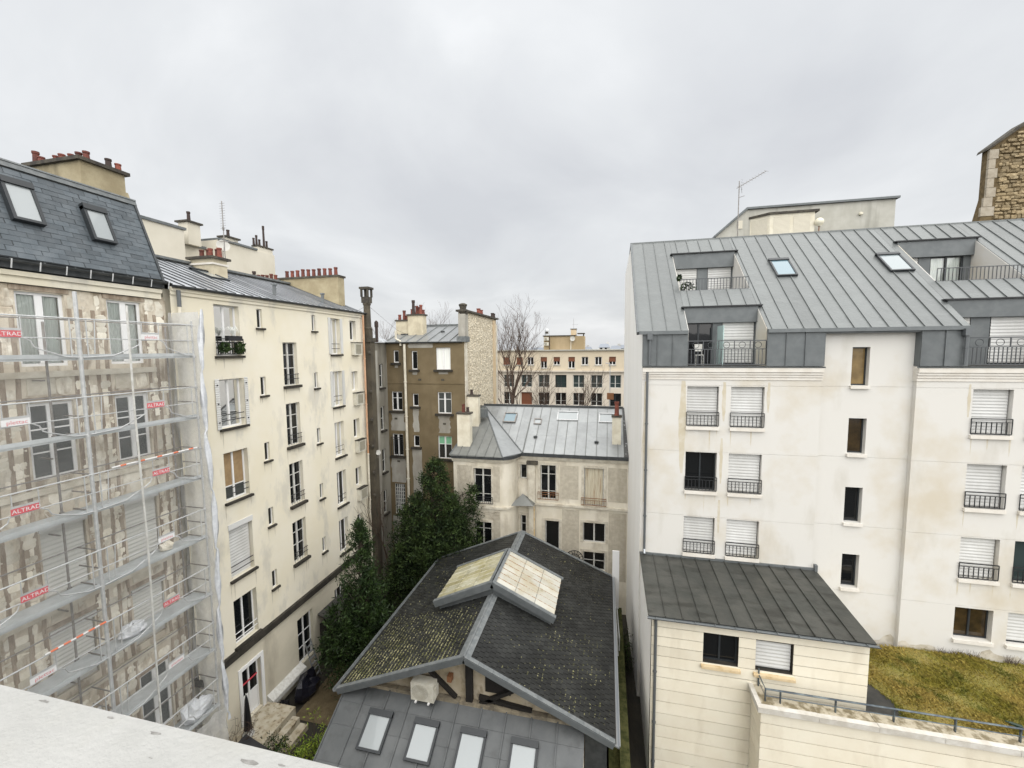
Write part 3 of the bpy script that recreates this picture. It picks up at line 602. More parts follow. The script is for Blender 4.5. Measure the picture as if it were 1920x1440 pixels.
# TV antenna
def antenna(name, label, base, h, boom_dir, levels, mt='galv_dark', vertical=None):
    t = thing(name, label, 'antenna', base); x, y, z = base
    MB().tube([(x, y, z), (x, y, z+h)], 0.022, 6).build('mast', mt, t)
    for (zz_, ln, n, el) in levels:
        d = V(boom_dir).normalized(); sd_ = V((0, 0, 1)).cross(d).normalized(); mb = MB(); p = V((x, y, z+zz_))
        mb.tube([tuple(p-d*ln*0.25), tuple(p+d*ln*0.75)], 0.014, 5)
        for k in range(n):
            q = p-d*ln*0.25+d*ln*k/(n-1); l = el*(1-0.35*k/n); mb.tube([tuple(q-sd_*l), tuple(q+sd_*l)], 0.006, 4)
        mb.build('boom', mt, t)
    return t
ta = antenna('television_antenna', 'tall thin rake antenna mast beside the small chimney on the striped zinc roof', (-17.2, 16.1, 18.9), 3.55, (0.9, 0.4, 0), [(1.75, 0.7, 4, 0.45)])
mb = MB()
for k in range(11): z = 18.9+2.35+k*0.11; mb.tube([(-17.35, 16.1, z), (-17.05, 16.1, z)], 0.007, 4)
mb.box(-17.22, -17.18, 16.06, 16.14, 21.15, 21.3); mb.build('rake_element', 'galv_dark', ta)
def dish(label, c, r, nrm, mast=None):
    t = thing('satellite_dish', label, 'satellite dish', c); n = V(nrm).normalized(); a = n.cross(V((0, 0, 1))).normalized(); b = a.cross(n); mb = MB()
    for (k, r0, r1, h0, h1) in ((0, 0, .5, 0, .06), (1, .5, 1, .06, .22)):
        for j in range(14):
            w0, w1 = 2*math.pi*j/14, 2*math.pi*(j+1)/14; P = lambda w, rr, h: tuple(V(c)+(a*math.cos(w)+b*math.sin(w))*rr*r+n*h*r)
            mb.poly([P(w0, r0, h0), P(w0, r1, h1), P(w1, r1, h1), P(w1, r0, h0)])
    mb.build('reflector', 'dish', t); MB().tube([tuple(V(c)-b*r), tuple(V(c)+n*r*0.9-b*0.3*r), tuple(V(c)+n*r)], 0.012, 5).build('feed_arm', 'galv_dark', t)
    MB().tube([c, tuple(V(c)-n*r*0.4), tuple(V(c)-n*r*0.4-V((0, 0, r*2)))], 0.02, 5).build('bracket', 'galv_dark', t)
    return t
dish('small white dish behind the short chimney with terracotta pots', (-17.6, 16.4, 20.55), 0.28, (0.8, -0.5, 0.3))

# ================================================================== stripped building under scaffold
FS = FX(-14.2)
strip = thing('stripped_building', 'old building stripped to rubble and timber under a slate mansard roof', 'building', (-16, 7, 0))
rows = [(15.27, 17.15), (12.32, 14.33), (9.10, 11.14), (6.45, 8.29), (3.20, 5.42)]
cols = [(7.34, 8.30), (9.27, 10.19), (5.35, 6.3)]
holes = [(a, b, z0, z1) for a, b in cols for z0, z1 in rows]
swall = wall_mesh(FS, 2.5, 10.93, 0, 17.3, holes, 0.28).build('wall', 'rubble_mortar', strip)
pbox('end_wall', 'rubble_mortar', strip, WORLD, -20, -14.21, 10.6, 10.9, 0, 17.4)
pbox('rear_wall', 'rubble_mortar', strip, WORLD, -20.2, -20, 2.5, 10.9, 0, 17.4)
mb = MB(FS); mb.box(2.5, 10.75, 0.003, 0.10, 17.32, 17.5).box(2.5, 10.75, 0.003, 0.16, 17.502, 17.62); mb.build('cornice', 'cream_plaster', strip)
for z in (15.12, 12.1, 8.88, 6.22, 2.95):
    pbox('ledge', 'pav_trim', strip, FS, 2.5, 10.45, 0.003, 0.08, z-0.14, z+0.02)
for i, (z0, z1) in enumerate(rows):
    for j, (a, b) in enumerate(cols):
        if i == 0: window(strip, FS, a, b, z0, z1, dep=0.08, curtain='curtain', mw=0.14, fw=0.07)
        elif i in (2, 3):
            w = window(strip, FS, a, b, z0, z1, dep=0.1, shutter=0.97, shm='shutter_grey', fm='grey_white')
            pbox('shutter_box', 'shutter_white', w, FS, a-0.03, b+0.03, -0.05, 0.05, z1-0.16, z1)
        else: window(strip, FS, a, b, z0, z1, dep=0.08, trans=(0.34, 0.67), pm='grey_glass', mw=0.12, fw=0.08)
rnd = random.Random(21)
rub = stone_variants('rubble_stone', 12, 4)
piers = [(6.32, 7.30), (8.34, 9.23), (10.24, 10.88)]
nst = 0
for (p0, p1) in piers:
    n = 3 if p1-p0 > 0.8 else 2; sw = 0.10
    xs = [p0+(p1-p0)*k/n for k in range(n+1)]
    for k in range(n+1):
        x = min(max(xs[k], p0+0.06), p1-0.06)
        mb = MB(FS); zs = [2.4+q*0.6 for q in range(26)]; jit = [rnd.uniform(-.025, .025) for _ in zs]
        L_ = [(x-sw/2+jit[q], 0.006, zs[q]) for q in range(len(zs)) if zs[q] < 17.2]; Rr = [(x+sw/2+jit[q]*0.6, 0.006, zs[q]) for q in range(len(zs)) if zs[q] < 17.2]
        for q in range(len(L_)-1):
            mb.poly([L_[q], Rr[q], Rr[q+1], L_[q+1]])
            for A_, B_ in ((L_[q], L_[q+1]), (Rr[q], Rr[q+1])): mb.poly([A_, B_, (B_[0], -0.01, B_[2]), (A_[0], -0.01, A_[2])])
        mb.build('timber_stud', 'timber_dark', swall)
    for k in range(n):
        z = 2.5
        while z < 17.1:
            h = rnd.uniform(0.14, 0.34); wd = (xs[k+1]-xs[k])-sw*0.6
            if not any(z < lz+0.05 and z+h > lz-0.16 for lz in (15.12, 12.1, 8.88, 6.22, 2.95)):
                yc = (xs[k]+xs[k+1])/2+rnd.uniform(-.02, .02)
                if rnd.random() < .4:
                    t_ = rnd.uniform(.35, .65)*wd
                    put_stone(rub, 'x', swall, (-14.212, yc-wd/2+t_/2, z+h/2), t_*1.02, h*rnd.uniform(.9, 1.06), rnd.uniform(0.008, 0.022), rnd); put_stone(rub, 'x', swall, (-14.212, yc+t_/2, z+h/2), (wd-t_)*1.02, h*rnd.uniform(.9, 1.06), rnd.uniform(0.008, 0.022), rnd)
                else: put_stone(rub, 'x', swall, (-14.212, yc, z+h/2), wd*rnd.uniform(0.96, 1.12), h*1.05, rnd.uniform(0.010, 0.026), rnd)
            z += h*0.98
for (a, b) in cols[:2]:
    for i, (z0, z1) in enumerate(rows):
        pbox('lintel', 'timber_dark', swall, FS, a-0.1, b+0.1, 0.003, 0.03, z1+0.03, z1+0.15)
        if i < 4:
            lo, hi = rows[i+1][1]+0.18, z0-0.32
            if hi-lo > 0.25:
                if (i+int(a)) % 2 == 1:
                    pbox('plaster_patch', 'pav_trim', swall, FS, a+0.05, (a+b)/2+0.12, 0.003, 0.02, lo+0.03, hi)
                    rg = ((a+b)/2+0.16, b)
                else: rg = (a, b)
                y = rg[0]
                while y < rg[1]-0.1:
                    wd = rnd.uniform(0.2, 0.4); wd = min(wd, rg[1]-y); nn = 2 if hi-lo > 0.5 else 1
                    for q in range(nn):
                        hh_ = (hi-lo)/nn; put_stone(rub, 'x', swall, (-14.215, y+wd/2, lo+hh_*(q+0.5)), wd*1.05, hh_*1.05, rnd.uniform(.01, .025), rnd)
                    y += wd
# mansard
mv = V((-0.92, 0, 2.42)); FM = Fr((-14.0, 0, 17.93), (0, 1, 0), (2.42, 0, 0.92), mv); ML = mv.length
mroof = wall_mesh(FM, 2.5, 10.72, -0.02, ML, (), 0.1).build('mansard_roof', 'gutter', strip)
sw_, ex = 0.335, 0.147; nr = int(ML/ex)+1
me, o_ = MB(FM).poly([(0, 0.012, 0), (0.325, 0.012, 0), (0.325, 0.005, 0.16), (0, 0.005, 0.16)]).poly([(0, 0.012, 0), (0.325, 0.012, 0), (0.325, 0.0, 0), (0, 0.0, 0)]).poly([(0.325, 0.012, 0), (0.325, 0.005, 0.16), (0.325, 0, 0.16), (0.325, 0, 0)]).mesh('slate', 'slate', FM.p(0, 0, 0))
rest = MB(FM); rnd = random.Random(2)
for r_ in range(nr):
    b = r_*ex; a = 10.72-0.325-(sw_/2 if r_ % 2 else 0)
    if r_ % 2: rest.poly([(10.72-0.16, 0.012, b), (10.72, 0.012, b), (10.72, 0.005, b+0.16), (10.72-0.16, 0.005, b+0.16)])
    while a > 2.5:
        if b+0.16 < ML+0.05:
            if a > 6.2: link('slate', me, FM.p(a+rnd.uniform(-.006, .006), 0.002+rnd.uniform(0, .006), b+rnd.uniform(-.004, .004)), mroof)
            else: rest.poly([(a, 0.014, b), (a+0.325, 0.014, b), (a+0.325, 0.005, b+0.16), (a, 0.005, b+0.16)])
        a -= sw_
rest.build('slate_field', 'slate', mroof, kind='stuff')
mb = MB(FM); mb.box(2.5, 10.8, 0.0, 0.05, ML-0.04, ML+0.10).box(2.5, 10.8, 0.02, 0.07, ML+0.102, ML+0.15); mb.build('ridge_flashing', 'lead', strip)
pbox('verge_flashing', 'gutter', strip, FM, 10.722, 10.79, -0.3, 0.045, -0.1, ML+0.1)
mb = MB(); mb.prism([(-14.95, 2.5, 20.36), (-19.9, 2.5, 20.9), (-19.9, 2.5, 17.4), (-14.25, 2.5, 17.4)], (0, 8.25, 0)); mb.build('upper_roof', 'slate', strip)
gutter(strip, FS, 2.5, 10.85, 0.33, 17.86, 0.07)
mb = MB(FS); mb.box(2.5, 10.8, 0.1, 0.2, 17.66, 17.84); mb.build('soffit', 'gutter', strip)
mb = MB(FS); a = 3.0
while a < 10.8: mb.tube([(a, 0.41, 17.86), (a, 0.36, 17.64)], 0.016, 4); a += 0.52
mb.build('gutter_strut', 'galv', strip)
skylight(mroof, FM, 7.5, 8.12, 1.0, 2.15, 'skylight_glass', h=0.16)
skylight(mroof, FM, 9.12, 9.70, 0.9, 2.0, 'skylight_glass', h=0.16)
sc = chimney(strip, -17.1, -15.0, 9.45, 10.6, 20.0, 21.2, 'chimney_olive', 0.1, [(-17.0, 9.6, .42), (-16.78, 9.6, .22), (-16.25, 9.65, .24), (-16.02, 9.65, .25), (-15.72, 9.7, .26), (-15.5, 9.75, .28), (-15.28, 9.8, .3), (-15.18, 10.3, .3, 'pot_dark'), (-15.12, 10.52, .22)], pr=0.085)
pbox('party_wall_slope', 'chimney_olive', strip, FM, 10.5, 10.72, -0.28, -0.02, 0.0, ML+0.4)

# scaffold
scaf = thing('scaffold', 'galvanised facade scaffold with metal decks and guard rails in front of the stripped building', 'scaffold', (-13.45, 7.5, 0))
XO, XI = -13.1, -13.86
decks = [15.47, 13.47, 11.44, 9.38, 7.36, 5.36, 3.30]
bays = [(4.86, 7.88), (7.88, 10.86)]
for y in (4.86, 7.88, 10.86):
    mb = MB(); mb.tube([(XO, y, 0), (XO, y, 17.15 if y < 10 else 16.6)], 0.027 if y != 7.88 else 0.045, 8)
    for z in decks: mb.lathe((XO, y, z-0.06), [(0.055, 0), (0.055, 0.09)], 8); mb.lathe((XO, y, z+0.95), [(0.05, 0), (0.05, 0.05)], 8)
    mb.build('standard', 'galv', scaf)
    mb = MB(); mb.tube([(XI, y-0.25, 0), (XI, y-0.25, 16.4)], 0.027, 8)
    for z in decks: mb.lathe((XI, y-0.25, z-0.06), [(0.05, 0), (0.05, 0.08)], 8)
    mb.build('standard', 'galv_dark', scaf)
for z in decks:
    for (y0, y1) in bays:
        d = MB().box(XI+0.06, XO-0.03, y0+0.02, y1-0.02, z-0.05, z).build('deck', 'deck_metal', scaf)
        pbox('toe_board', 'deck_metal', d, WORLD, XO-0.03, XO-0.005, y0+0.03, y1-0.03, z+0.002, z+0.10)
        ym = (y0+y1)/2; mb = MB(); P = lambda y, zz_: (XO+0.03, y, z+zz_)
        mb.tube([P(y0, 1.0), P(y1, 1.0)], 0.02, 6); mb.tube([P(y0, 0.5), P(y1, 0.5)], 0.014, 6)
        mb.tube([P(y0+0.3, 0.12), P(y0+0.35, 1.0)], 0.014, 5); mb.tube([P(y1-0.18, 0.05), P(y1-0.18, 1.0)], 0.016, 5); mb.tube([P(y0+0.16, 0.05), P(y0+0.16, 1.0)], 0.016, 5)
        mb.tube([P(y0+0.05, 0.02), P(y0+0.7, 0.05), P(ym-0.25, 0.28), P(ym-0.12, 0.36), P(ym-0.08, 0.48), P(ym+0.35, 0.5)], 0.016, 5)
        mb.tube([P(ym+0.45, 0.5), P(ym+0.58, 0.42), P(ym+0.64, 0.28), P(ym+0.75, 0.22), P(y1-0.3, 0.04), P(y1, 0.02)], 0.016, 5)
        mb.tube([P(ym-0.02, 0.5), P(ym-0.02, 1.0)], 0.012, 5); mb.tube([P(ym+0.44, 0.5), P(ym+0.44, 1.0)], 0.012, 5)
        mb.build('guard_rail', 'galv', scaf)
        mb = MB(); mb.tube([(XI, y0, z+1.0), (XI, y1, z+1.0)], 0.018, 6); mb.build('ledger', 'galv_dark', scaf)
    for y in (7.88, 10.86):
        mb = MB()
        for q in (1.0, 0.5, 0.02): mb.tube([(XO, y, z+q), (XI, y, z+q)], 0.018, 6)
        mb.build('end_rail', 'galv_dark', scaf)
    mb = MB(); mb.tube([(XI-0.3, 7.5, z-0.55), (XI+0.1, 7.5, z-0.55)], 0.022, 6); mb.build('wall_tie', 'galv_dark', scaf)
def text_mesh(s, size):
    cu = bpy.data.curves.new('t', 'FONT'); cu.body = s; cu.size = size; cu.align_x = 'CENTER'; cu.align_y = 'CENTER'; cu.resolution_u = 2
    o = bpy.data.objects.new('t', cu); col.objects.link(o); dg = bpy.context.evaluated_depsgraph_get()
    me = bpy.data.meshes.new_from_object(o.evaluated_get(dg)); bpy.data.objects.remove(o); return me
TX = {}
def sign(y, z, kind_, red, faded=False):
    s = pbox('sign', 'sign_red' if red else 'sign_white', scaf, WORLD, XO+0.05, XO+0.056, y-0.24, y+0.24, z-0.075, z+0.075)
    mb = MB(); mb.box(XO+0.057, XO+0.059, y-0.24, y+0.24, z+0.078, z+0.13); mb.build('sign_top', 'galv', s)
    if kind_:
        if kind_ not in TX: TX[kind_] = text_mesh(kind_, 0.125)
        me = TX[kind_].copy(); me.materials.clear(); me.materials.append(M['sign_white' if red else 'sign_red'])
        for v_ in me.vertices: x, yy, _ = v_.co; v_.co = (0, x*1.05, yy)
        link('lettering', me, (XO+0.0575, y+0.02, z-0.005), s)
for i, (txt, red) in enumerate([('plettac', 0), ('ALTRAD', 1), ('ALTRAD', 1), ('plettac', 0), ('ALTRAD', 1), ('plettac', 0)]): sign(9.55, decks[i]+0.58, txt, red)
for i, (txt, red) in enumerate([('ALTRAD', 1), ('plettac', 0), ('ALTRAD', 1), ('ALTRAD', 1), ('plettac', 0)]): sign(6.55, decks[i]+0.58, txt, red)
# orange and white boundary poles
for (z, y0, y1) in ((decks[2]+1.06, 8.3, 10.7), (decks[4]+1.05, 6.6, 7.85)):
    t = thing('marker_pole', 'white pole with orange bands tied along the scaffold rail, '+('upper one' if z > 10 else 'lower one'), 'pole', (XO+0.06, (y0+y1)/2, z))
    MB().tube([(XO+0.07, y0, z), (XO+0.07, y1, z)], 0.022, 6).build('pole', 'white_paint', t)
    n = 5
    for k in range(n): yy = y0+(y1-y0)*(k+0.4)/n; MB().tube([(XO+0.07, yy, z), (XO+0.07, yy+0.14, z)], 0.026, 6).build('band', 'orange_tape', t)
mb = MB(); mb.tube([(XO+0.12, 8.95, 16.9), (XO+0.12, 8.93, 14), (XO+0.13, 8.97, 10), (XO+0.12, 8.93, 6), (XO+0.12, 8.95, 1.2)], 0.028, 6); mb.build('hoist_rope', 'grey_white', label='pale hoist strap hanging down the front of the scaffold', cat='rope')
# net and plastic film
mb = MB(); ny, nz = 40, 60; y0, y1, z0, z1 = 3.0, 10.93, 0.5, 16.45
idx = lambda i, j: i*(nz+1)+j
for i in range(ny+1):
    for j in range(nz+1):
        y, z = y0+(y1-y0)*i/ny, z0+(z1-z0)*j/nz
        mb.v.append(V((XO+0.16+0.025*math.sin(y*2.3+z*0.7)+0.02*math.sin(z*3.1+y), y, z)))
for i in range(ny):
    for j in range(nz): mb.f.append((idx(i, j), idx(i+1, j), idx(i+1, j+1), idx(i, j+1)))
mb.build('debris_net', 'net_mesh', smooth=True, label='fine translucent debris netting stretched over the scaffold front', cat='netting')
mb = MB(); ny, nz = 10, 60
for i in range(ny+1):
    for j in range(nz+1):
        t, z = i/ny, 2.3+(16.9-2.3)*j/nz; mb.v.append(V((-14.12+(1.2)*t, 10.96+0.05*math.sin(z*2.2+t*4)+0.03*math.sin(t*9), z)))
for i in range(ny):
    for j in range(nz): mb.f.append((idx(i, j), idx(i+1, j), idx(i+1, j+1), idx(i, j+1)))
mb.build('plastic_sheet', 'film_sheet', smooth=True, label='white plastic sheet closing the end of the scaffold bay', cat='sheet')
mb = MB(); n = 12; prof = []; z = 17.0; rnd = random.Random(8); seglen = 2.02
nst_ = 120
for k in range(nst_+1):
    z = 17.0-k*(17.0-2.6)/nst_; ph = ((17.0-z) % seglen)/seglen; r = 0.018+0.058*math.sin(math.pi*ph)**0.8
    for j in range(n):
        w_ = 2*math.pi*j/n; rr = r*(1+0.38*math.sin(3*w_+z*2.5)+0.25*math.sin(5*w_-z*4.3)); mb.v.append(V((XO+0.15+rr*math.cos(w_)*0.7, 11.02+0.10*(1-ph)*math.sin(z*0.8)+rr*math.sin(w_)*1.1, z)))
for k in range(nst_):
    for j in range(n): mb.f.append((k*n+j, k*n+(j+1) % n, (k+1)*n+(j+1) % n, (k+1)*n+j))
mb.build('plastic_wrap', 'film_white', smooth=True, label='gathered white plastic film tied at intervals down the scaffold corner', cat='sheet')
# rubble bag and film on the decks
def lump(name, mt, c, r, label, cat, sx=1, sy=1, sz=1, seed=1):
    rn = random.Random(seed); mb = MB(); nu, nv = 12, 7
    for j in range(nv+1):
        for i in range(nu):
            t, p = math.pi*j/nv, 2*math.pi*i/nu; q = r*(1+rn.uniform(-.22, .22)); mb.v.append(V((c[0]+q*sx*math.sin(t)*math.cos(p), c[1]+q*sy*math.sin(t)*math.sin(p), max(c[2], c[2]+q*sz*(math.cos(t)+0.75)))))
    for j in range(nv):
        for i in range(nu): mb.f.append((j*nu+i, j*nu+(i+1) % nu, (j+1)*nu+(i+1) % nu, (j+1)*nu+i))
    return mb.build(name, mt, label=label, cat=cat)
lump('rubble_bag', 'film_white', (-13.45, 8.72, 7.362), 0.22, 'white rubble sack lying on a lower scaffold deck', 'bag', 1, 1.5, 0.9, 3)
lump('stone_heap', 'rubble_stone', (-13.5, 9.85, 9.382), 0.16, 'pale heap of broken stone on a scaffold deck', 'rubble', 1, 1.2, 0.9, 4)
lump('folded_film', 'film_white', (-13.4, 10.3, 3.302), 0.34, 'crumpled clear film bundle on the bottom scaffold deck', 'sheet', 0.8, 1.5, 1.0, 6)
mb = MB(); rnd = random.Random(4)
for i in range(21):
    for j in range(9): mb.v.append(V((XO+0.2+0.05*math.sin(i*1.3+j), 8.6+i*0.117, 2.0+j*0.16+0.03*math.sin(i*0.9))))
for i in range(20):
    for j in range(8): mb.f.append((i*9+j, (i+1)*9+j, (i+1)*9+j+1, i*9+j+1))
mb.build('film_skirt', 'film_sheet', smooth=True, label='creased plastic film skirt round the foot of the scaffold', cat='sheet')
for k, (y, dz) in enumerate(((10.2, 0), (10.35, .1), (10.5, .22))): MB().tube([(-13.0, y-0.5, 1.2+dz*0.3), (-12.8, y+0.35, 1.75+dz)], 0.03, 4).build('timber_offcut', 'wood_scrap', label='orange-brown timber offcut leaning under the scaffold film', cat='timber', group='timber offcuts by the scaffold foot')
# ================================================================== modern white building on the right
FR = FY(18.2); F2 = FY(18.4)
rb = thing('white_building', 'modern white rendered building with grey zinc mansard roof and sunken roof terraces', 'building', (10, 22, 0))
rrow = [(12.36, 14.02), (9.64, 11.28), (6.93, 8.51)]
AB = [(3.25, 4.46), (4.91, 6.13)]; RC = [(12.90, 14.08), (14.52, 15.7), (17.0, 18.2)]
gz = [14.06, 11.31, 8.55, 5.85]
h1 = [(a, b, z0, z1) for a, b in AB for z0, z1 in rrow]
h3 = [(a, b, z0, z1) for a, b in RC for z0, z1 in rrow+[(4.55, 5.78)]]
hs = [(9.16, 9.74, 14.10, 15.57), (9.17, 9.77, 11.44, 12.83), (9.19, 9.78, 8.68, 10.10), (9.22, 9.81, 6.01, 7.38)]
wl = MB(FR); wall_mesh(FR, 1.47, 8.1, 0, 14.3, h1, 0.28, gz, mb=wl); wall_mesh(FR, 11.17, 19.0, 0, 14.3, h3, 0.28, gz, mb=wl)
wl.poly([(8.1, 0, 0), (8.1, -0.2, 0), (8.1, -0.2, 14.85), (8.1, 0, 14.85)]).poly([(11.17, 0, 0), (11.17, -0.2, 0), (11.17, -0.2, 14.85), (11.17, 0, 14.85)])
wl.build('wall', 'white_render', rb)
wall_mesh(F2, 8.1, 11.17, 0, 16.2, hs, 0.28, gz).build('stair_wall', 'white_render', rb)
for (a0, a1) in ((1.47, 8.12), (11.15, 19.0)):
    mb = MB(FR); mb.box(a0, a1, -0.2, 0.0, 14.301, 14.84).box(a0, a1, 0.001, 0.03, 14.30, 14.40).box(a0, a1, 0.001, 0.055, 14.415, 14.50).box(a0, a1, 0.001, 0.085, 14.515, 14.60).box(a0, a1, 0.001, 0.12, 14.615, 14.80)
    mb.build('cornice', 'white_trim', rb)
mb = MB(); mb.poly([(1.47, 18.2, 0), (1.47, 18.2, 16.28), (1.24, 24.3, 21.28), (1.10, 28, 20.3), (1.10, 28, 0)]); mb.build('side_wall', 'side_render', rb)
mb = MB(); mb.poly([(19, 18.2, 0), (19, 18.2, 16.28), (19, 24.3, 21.28), (19, 28, 20.3), (19, 28, 0)]).poly([(1.1, 28, 0), (19, 28, 0), (19, 28, 20.3), (1.1, 28, 20.3)]); mb.build('rear_wall', 'side_render', rb)
def rshut(F, a, b, z0, z1, sh=0.99, pm='dark_glass', rail=True, leaves=2, tr=()):
    w = window(rb, F, a, b, z0, z1, dep=0.2, fm='dark_frame', fw=0.05, mw=0.06, pm=pm, shutter=sh, sill=1, sill_m='white_trim', so=0.10, sh=0.13, sx=0.03, leaves=leaves, trans=tr)
    if rail: railing(w, F, a-0.01, b+0.01, 0.04, z0+0.03, z0+0.62, 0.135, 'black_iron')
    return w
for i, (z0, z1) in enumerate(rrow):
    for j, (a, b) in enumerate(AB): rshut(FR, a, b, z0, z1, 0 if (i, j) == (1, 0) else 0.99, pm='dark_glass')
    for j, (a, b) in enumerate(RC): rshut(FR, a, b, z0, z1, 0 if (i, j) == (2, 1) else 0.99, pm='teal_glass')
for j, (a, b) in enumerate(RC): rshut(FR, a, b, 4.55, 5.78, 0 if j == 0 else 0.95, 'brown_glass', False)
for i, h in enumerate(hs):
    w = window(rb, F2, *h, dep=0.2, fm='dark_frame', fw=0.05, leaves=1, pm=['amber_glass', 'brown_glass', 'dark_glass', 'dark_glass'][i], sill=1, sill_m='white_trim', so=0.1, sh=0.12, sx=0.03)
rn = random.Random(44)
for (a, b) in AB+RC[:2]:
    for (z0, z1) in rrow:
        for x in (a+rn.uniform(-.02, .1), b-rn.uniform(-.02, .1), rn.uniform(a+.2, b-.2)):
            if rn.random() < .75:
                l = rn.uniform(.25, .9); w_ = rn.uniform(.012, .035); MB(FR).poly([(x-w_, .0015, z0-.13), (x+w_, .0015, z0-.13), (x+w_*.8, .0015, z0-.13-l*.6), (x, .0015, z0-.13-l), (x-w_*.7, .0015, z0-.13-l*.5)]).build('drip_stain', 'stain_pale', rb)
# rain stains with their own outline on the render
for (x, z1, ln, wd) in ((3.10, 14.25, 3.9, 0.16), (4.66, 14.2, 1.6, 0.09), (4.62, 11.9, 1.9, 0.07), (6.28, 14.2, 1.2, 0.07), (1.62, 14.2, 5.2, 0.10), (12.8, 14.2, 1.2, 0.06), (4.60, 9.3, 1.4, 0.06)):
    mb = MB(FR); n = 12; rn = random.Random(int(x*100)); pts = [(x-wd*(0.35+0.65*math.sin(math.pi*min(1, k/n*0.9+0.1)))*rn.uniform(.7, 1.1), 0.002, z1-ln*k/n) for k in range(n+1)]+[(x+wd*(0.35+0.5*math.sin(math.pi*min(1, k/n*0.9+0.1)))*rn.uniform(.7, 1.1), 0.002, z1-ln*k/n) for k in range(n, -1, -1)]
    for k in range(n): mb.poly([pts[k], pts[2*n+1-k], pts[2*n-k], pts[k+1]])
    mb.build('water_stain', 'stain_pale', rb)
for (F, a0, a1) in ((F2, 8.12, 11.15), (FR, 11.18, 19.0)):
    mb = MB(F); n = int((a1-a0)/.12); rn = random.Random(17); top = [4.02+.12*math.sin(k*.31)+.1*math.sin(k*.83+1)+rn.uniform(-.05, .05) for k in range(n+1)]
    for k in range(n): mb.poly([(a0+(a1-a0)*k/n, .003, 3.7), (a0+(a1-a0)*(k+1)/n, .003, 3.7), (a0+(a1-a0)*(k+1)/n, .003, top[k+1]), (a0+(a1-a0)*k/n, .003, top[k])])
    mb.build('dirt_band', 'wall_dirt', rb)
# lower vertical zinc
for (a0, a1) in ((1.45, 3.22), (6.12, 8.1), (11.17, 12.62), (15.65, 19.0)):
    zinc_roof(rb, Fr((0, 18.14, 14.86), (1, 0, 0), (0, -1, 0), (0, 0, 1)), a0, a1, 0, 1.38, 0.6, 'zinc_dark', name='mansard_face')
mb = MB(); mb.box(11.15, 11.17, 18.12, 18.42, 14.86, 16.24).box(8.1, 8.12, 18.12, 18.42, 14.86, 16.24); mb.build('return_face', 'zinc_dark', rb)
for (a0, a1) in ((1.45, 8.14), (11.12, 19.0)): gutter(rb, FR, a0, a1, 0.10, 14.84, 0.06, 'zinc_dark')
sv = V((0, 6.1, 5.02)); FSL = Fr((0, 18.12, 16.26), (1, 0, 0), (0, -5.02, 6.1), sv); SLN = sv.length
dh = [(3.22, 6.12, -0.1, 1.70), (3.22, 6.12, 3.02, 6.52), (12.62, 15.65, -0.1, 1.70), (12.95, 15.9, 3.02, 6.52)]
rroof = zinc_roof(rb, FSL, 1.30, 19.0, 0, SLN, 0.545, 'zinc', dh, seam=0.04)
for (a0, a1) in ((1.30, 3.2), (6.12, 12.62), (15.65, 19.0)):
    pbox('eave_flashing', 'zinc_dark', rb, WORLD, a0, a1, 18.02, 18.13, 16.16, 16.30)
pbox('eave_flashing', 'zinc_dark', rb, WORLD, 8.1, 11.17, 18.13, 18.42, 16.10, 16.25)
pbox('verge_flashing', 'zinc_dark', rb, FSL, 1.20, 1.296, -0.1, 0.05, -0.05, SLN+0.05)
mb = MB(); mb.box(1.2, 19.05, 24.2, 24.4, 21.26, 21.36); mb.build('ridge_cap', 'zinc', rb)
mb = MB(); mb.prism([(1.2, 24.38, 21.3), (1.2, 28.1, 20.3), (1.2, 28.1, 20.2), (1.2, 24.38, 21.18)], (17.8, 0, 0)); mb.build('rear_slope', 'zinc', rb)
skylight(rroof, FSL, 7.38, 8.22, 3.85, 5.35, 'skylight_blue', h=0.12); skylight(rroof, FSL, 11.70, 12.58, 3.85, 5.35, 'skylight_pale', h=0.12)
pipe(rb, [(1.72, 18.02, 16.2), (1.72, 18.02, 14.9)], 0.05, 'pipe_zinc', collars=[(1.72, 18.02, 15.9)]); pbox('hopper', 'pipe_zinc', rb, WORLD, 1.62, 1.82, 17.93, 18.12, 15.95, 16.2)
pipe(rb, [(1.66, 18.1, 14.6), (1.66, 18.1, 6.75)], 0.05, 'pipe_zinc', collars=[(1.66, 18.1, z) for z in (12.4, 10.4, 8.4)])
pipe(rb, [(12.45, 18.02, 16.2), (12.45, 18.02, 14.9)], 0.05, 'pipe_zinc', collars=[(12.45, 18.02, 15.5)]); pbox('hopper', 'pipe_zinc', rb, WORLD, 12.35, 12.55, 17.93, 18.12, 15.95, 16.2)
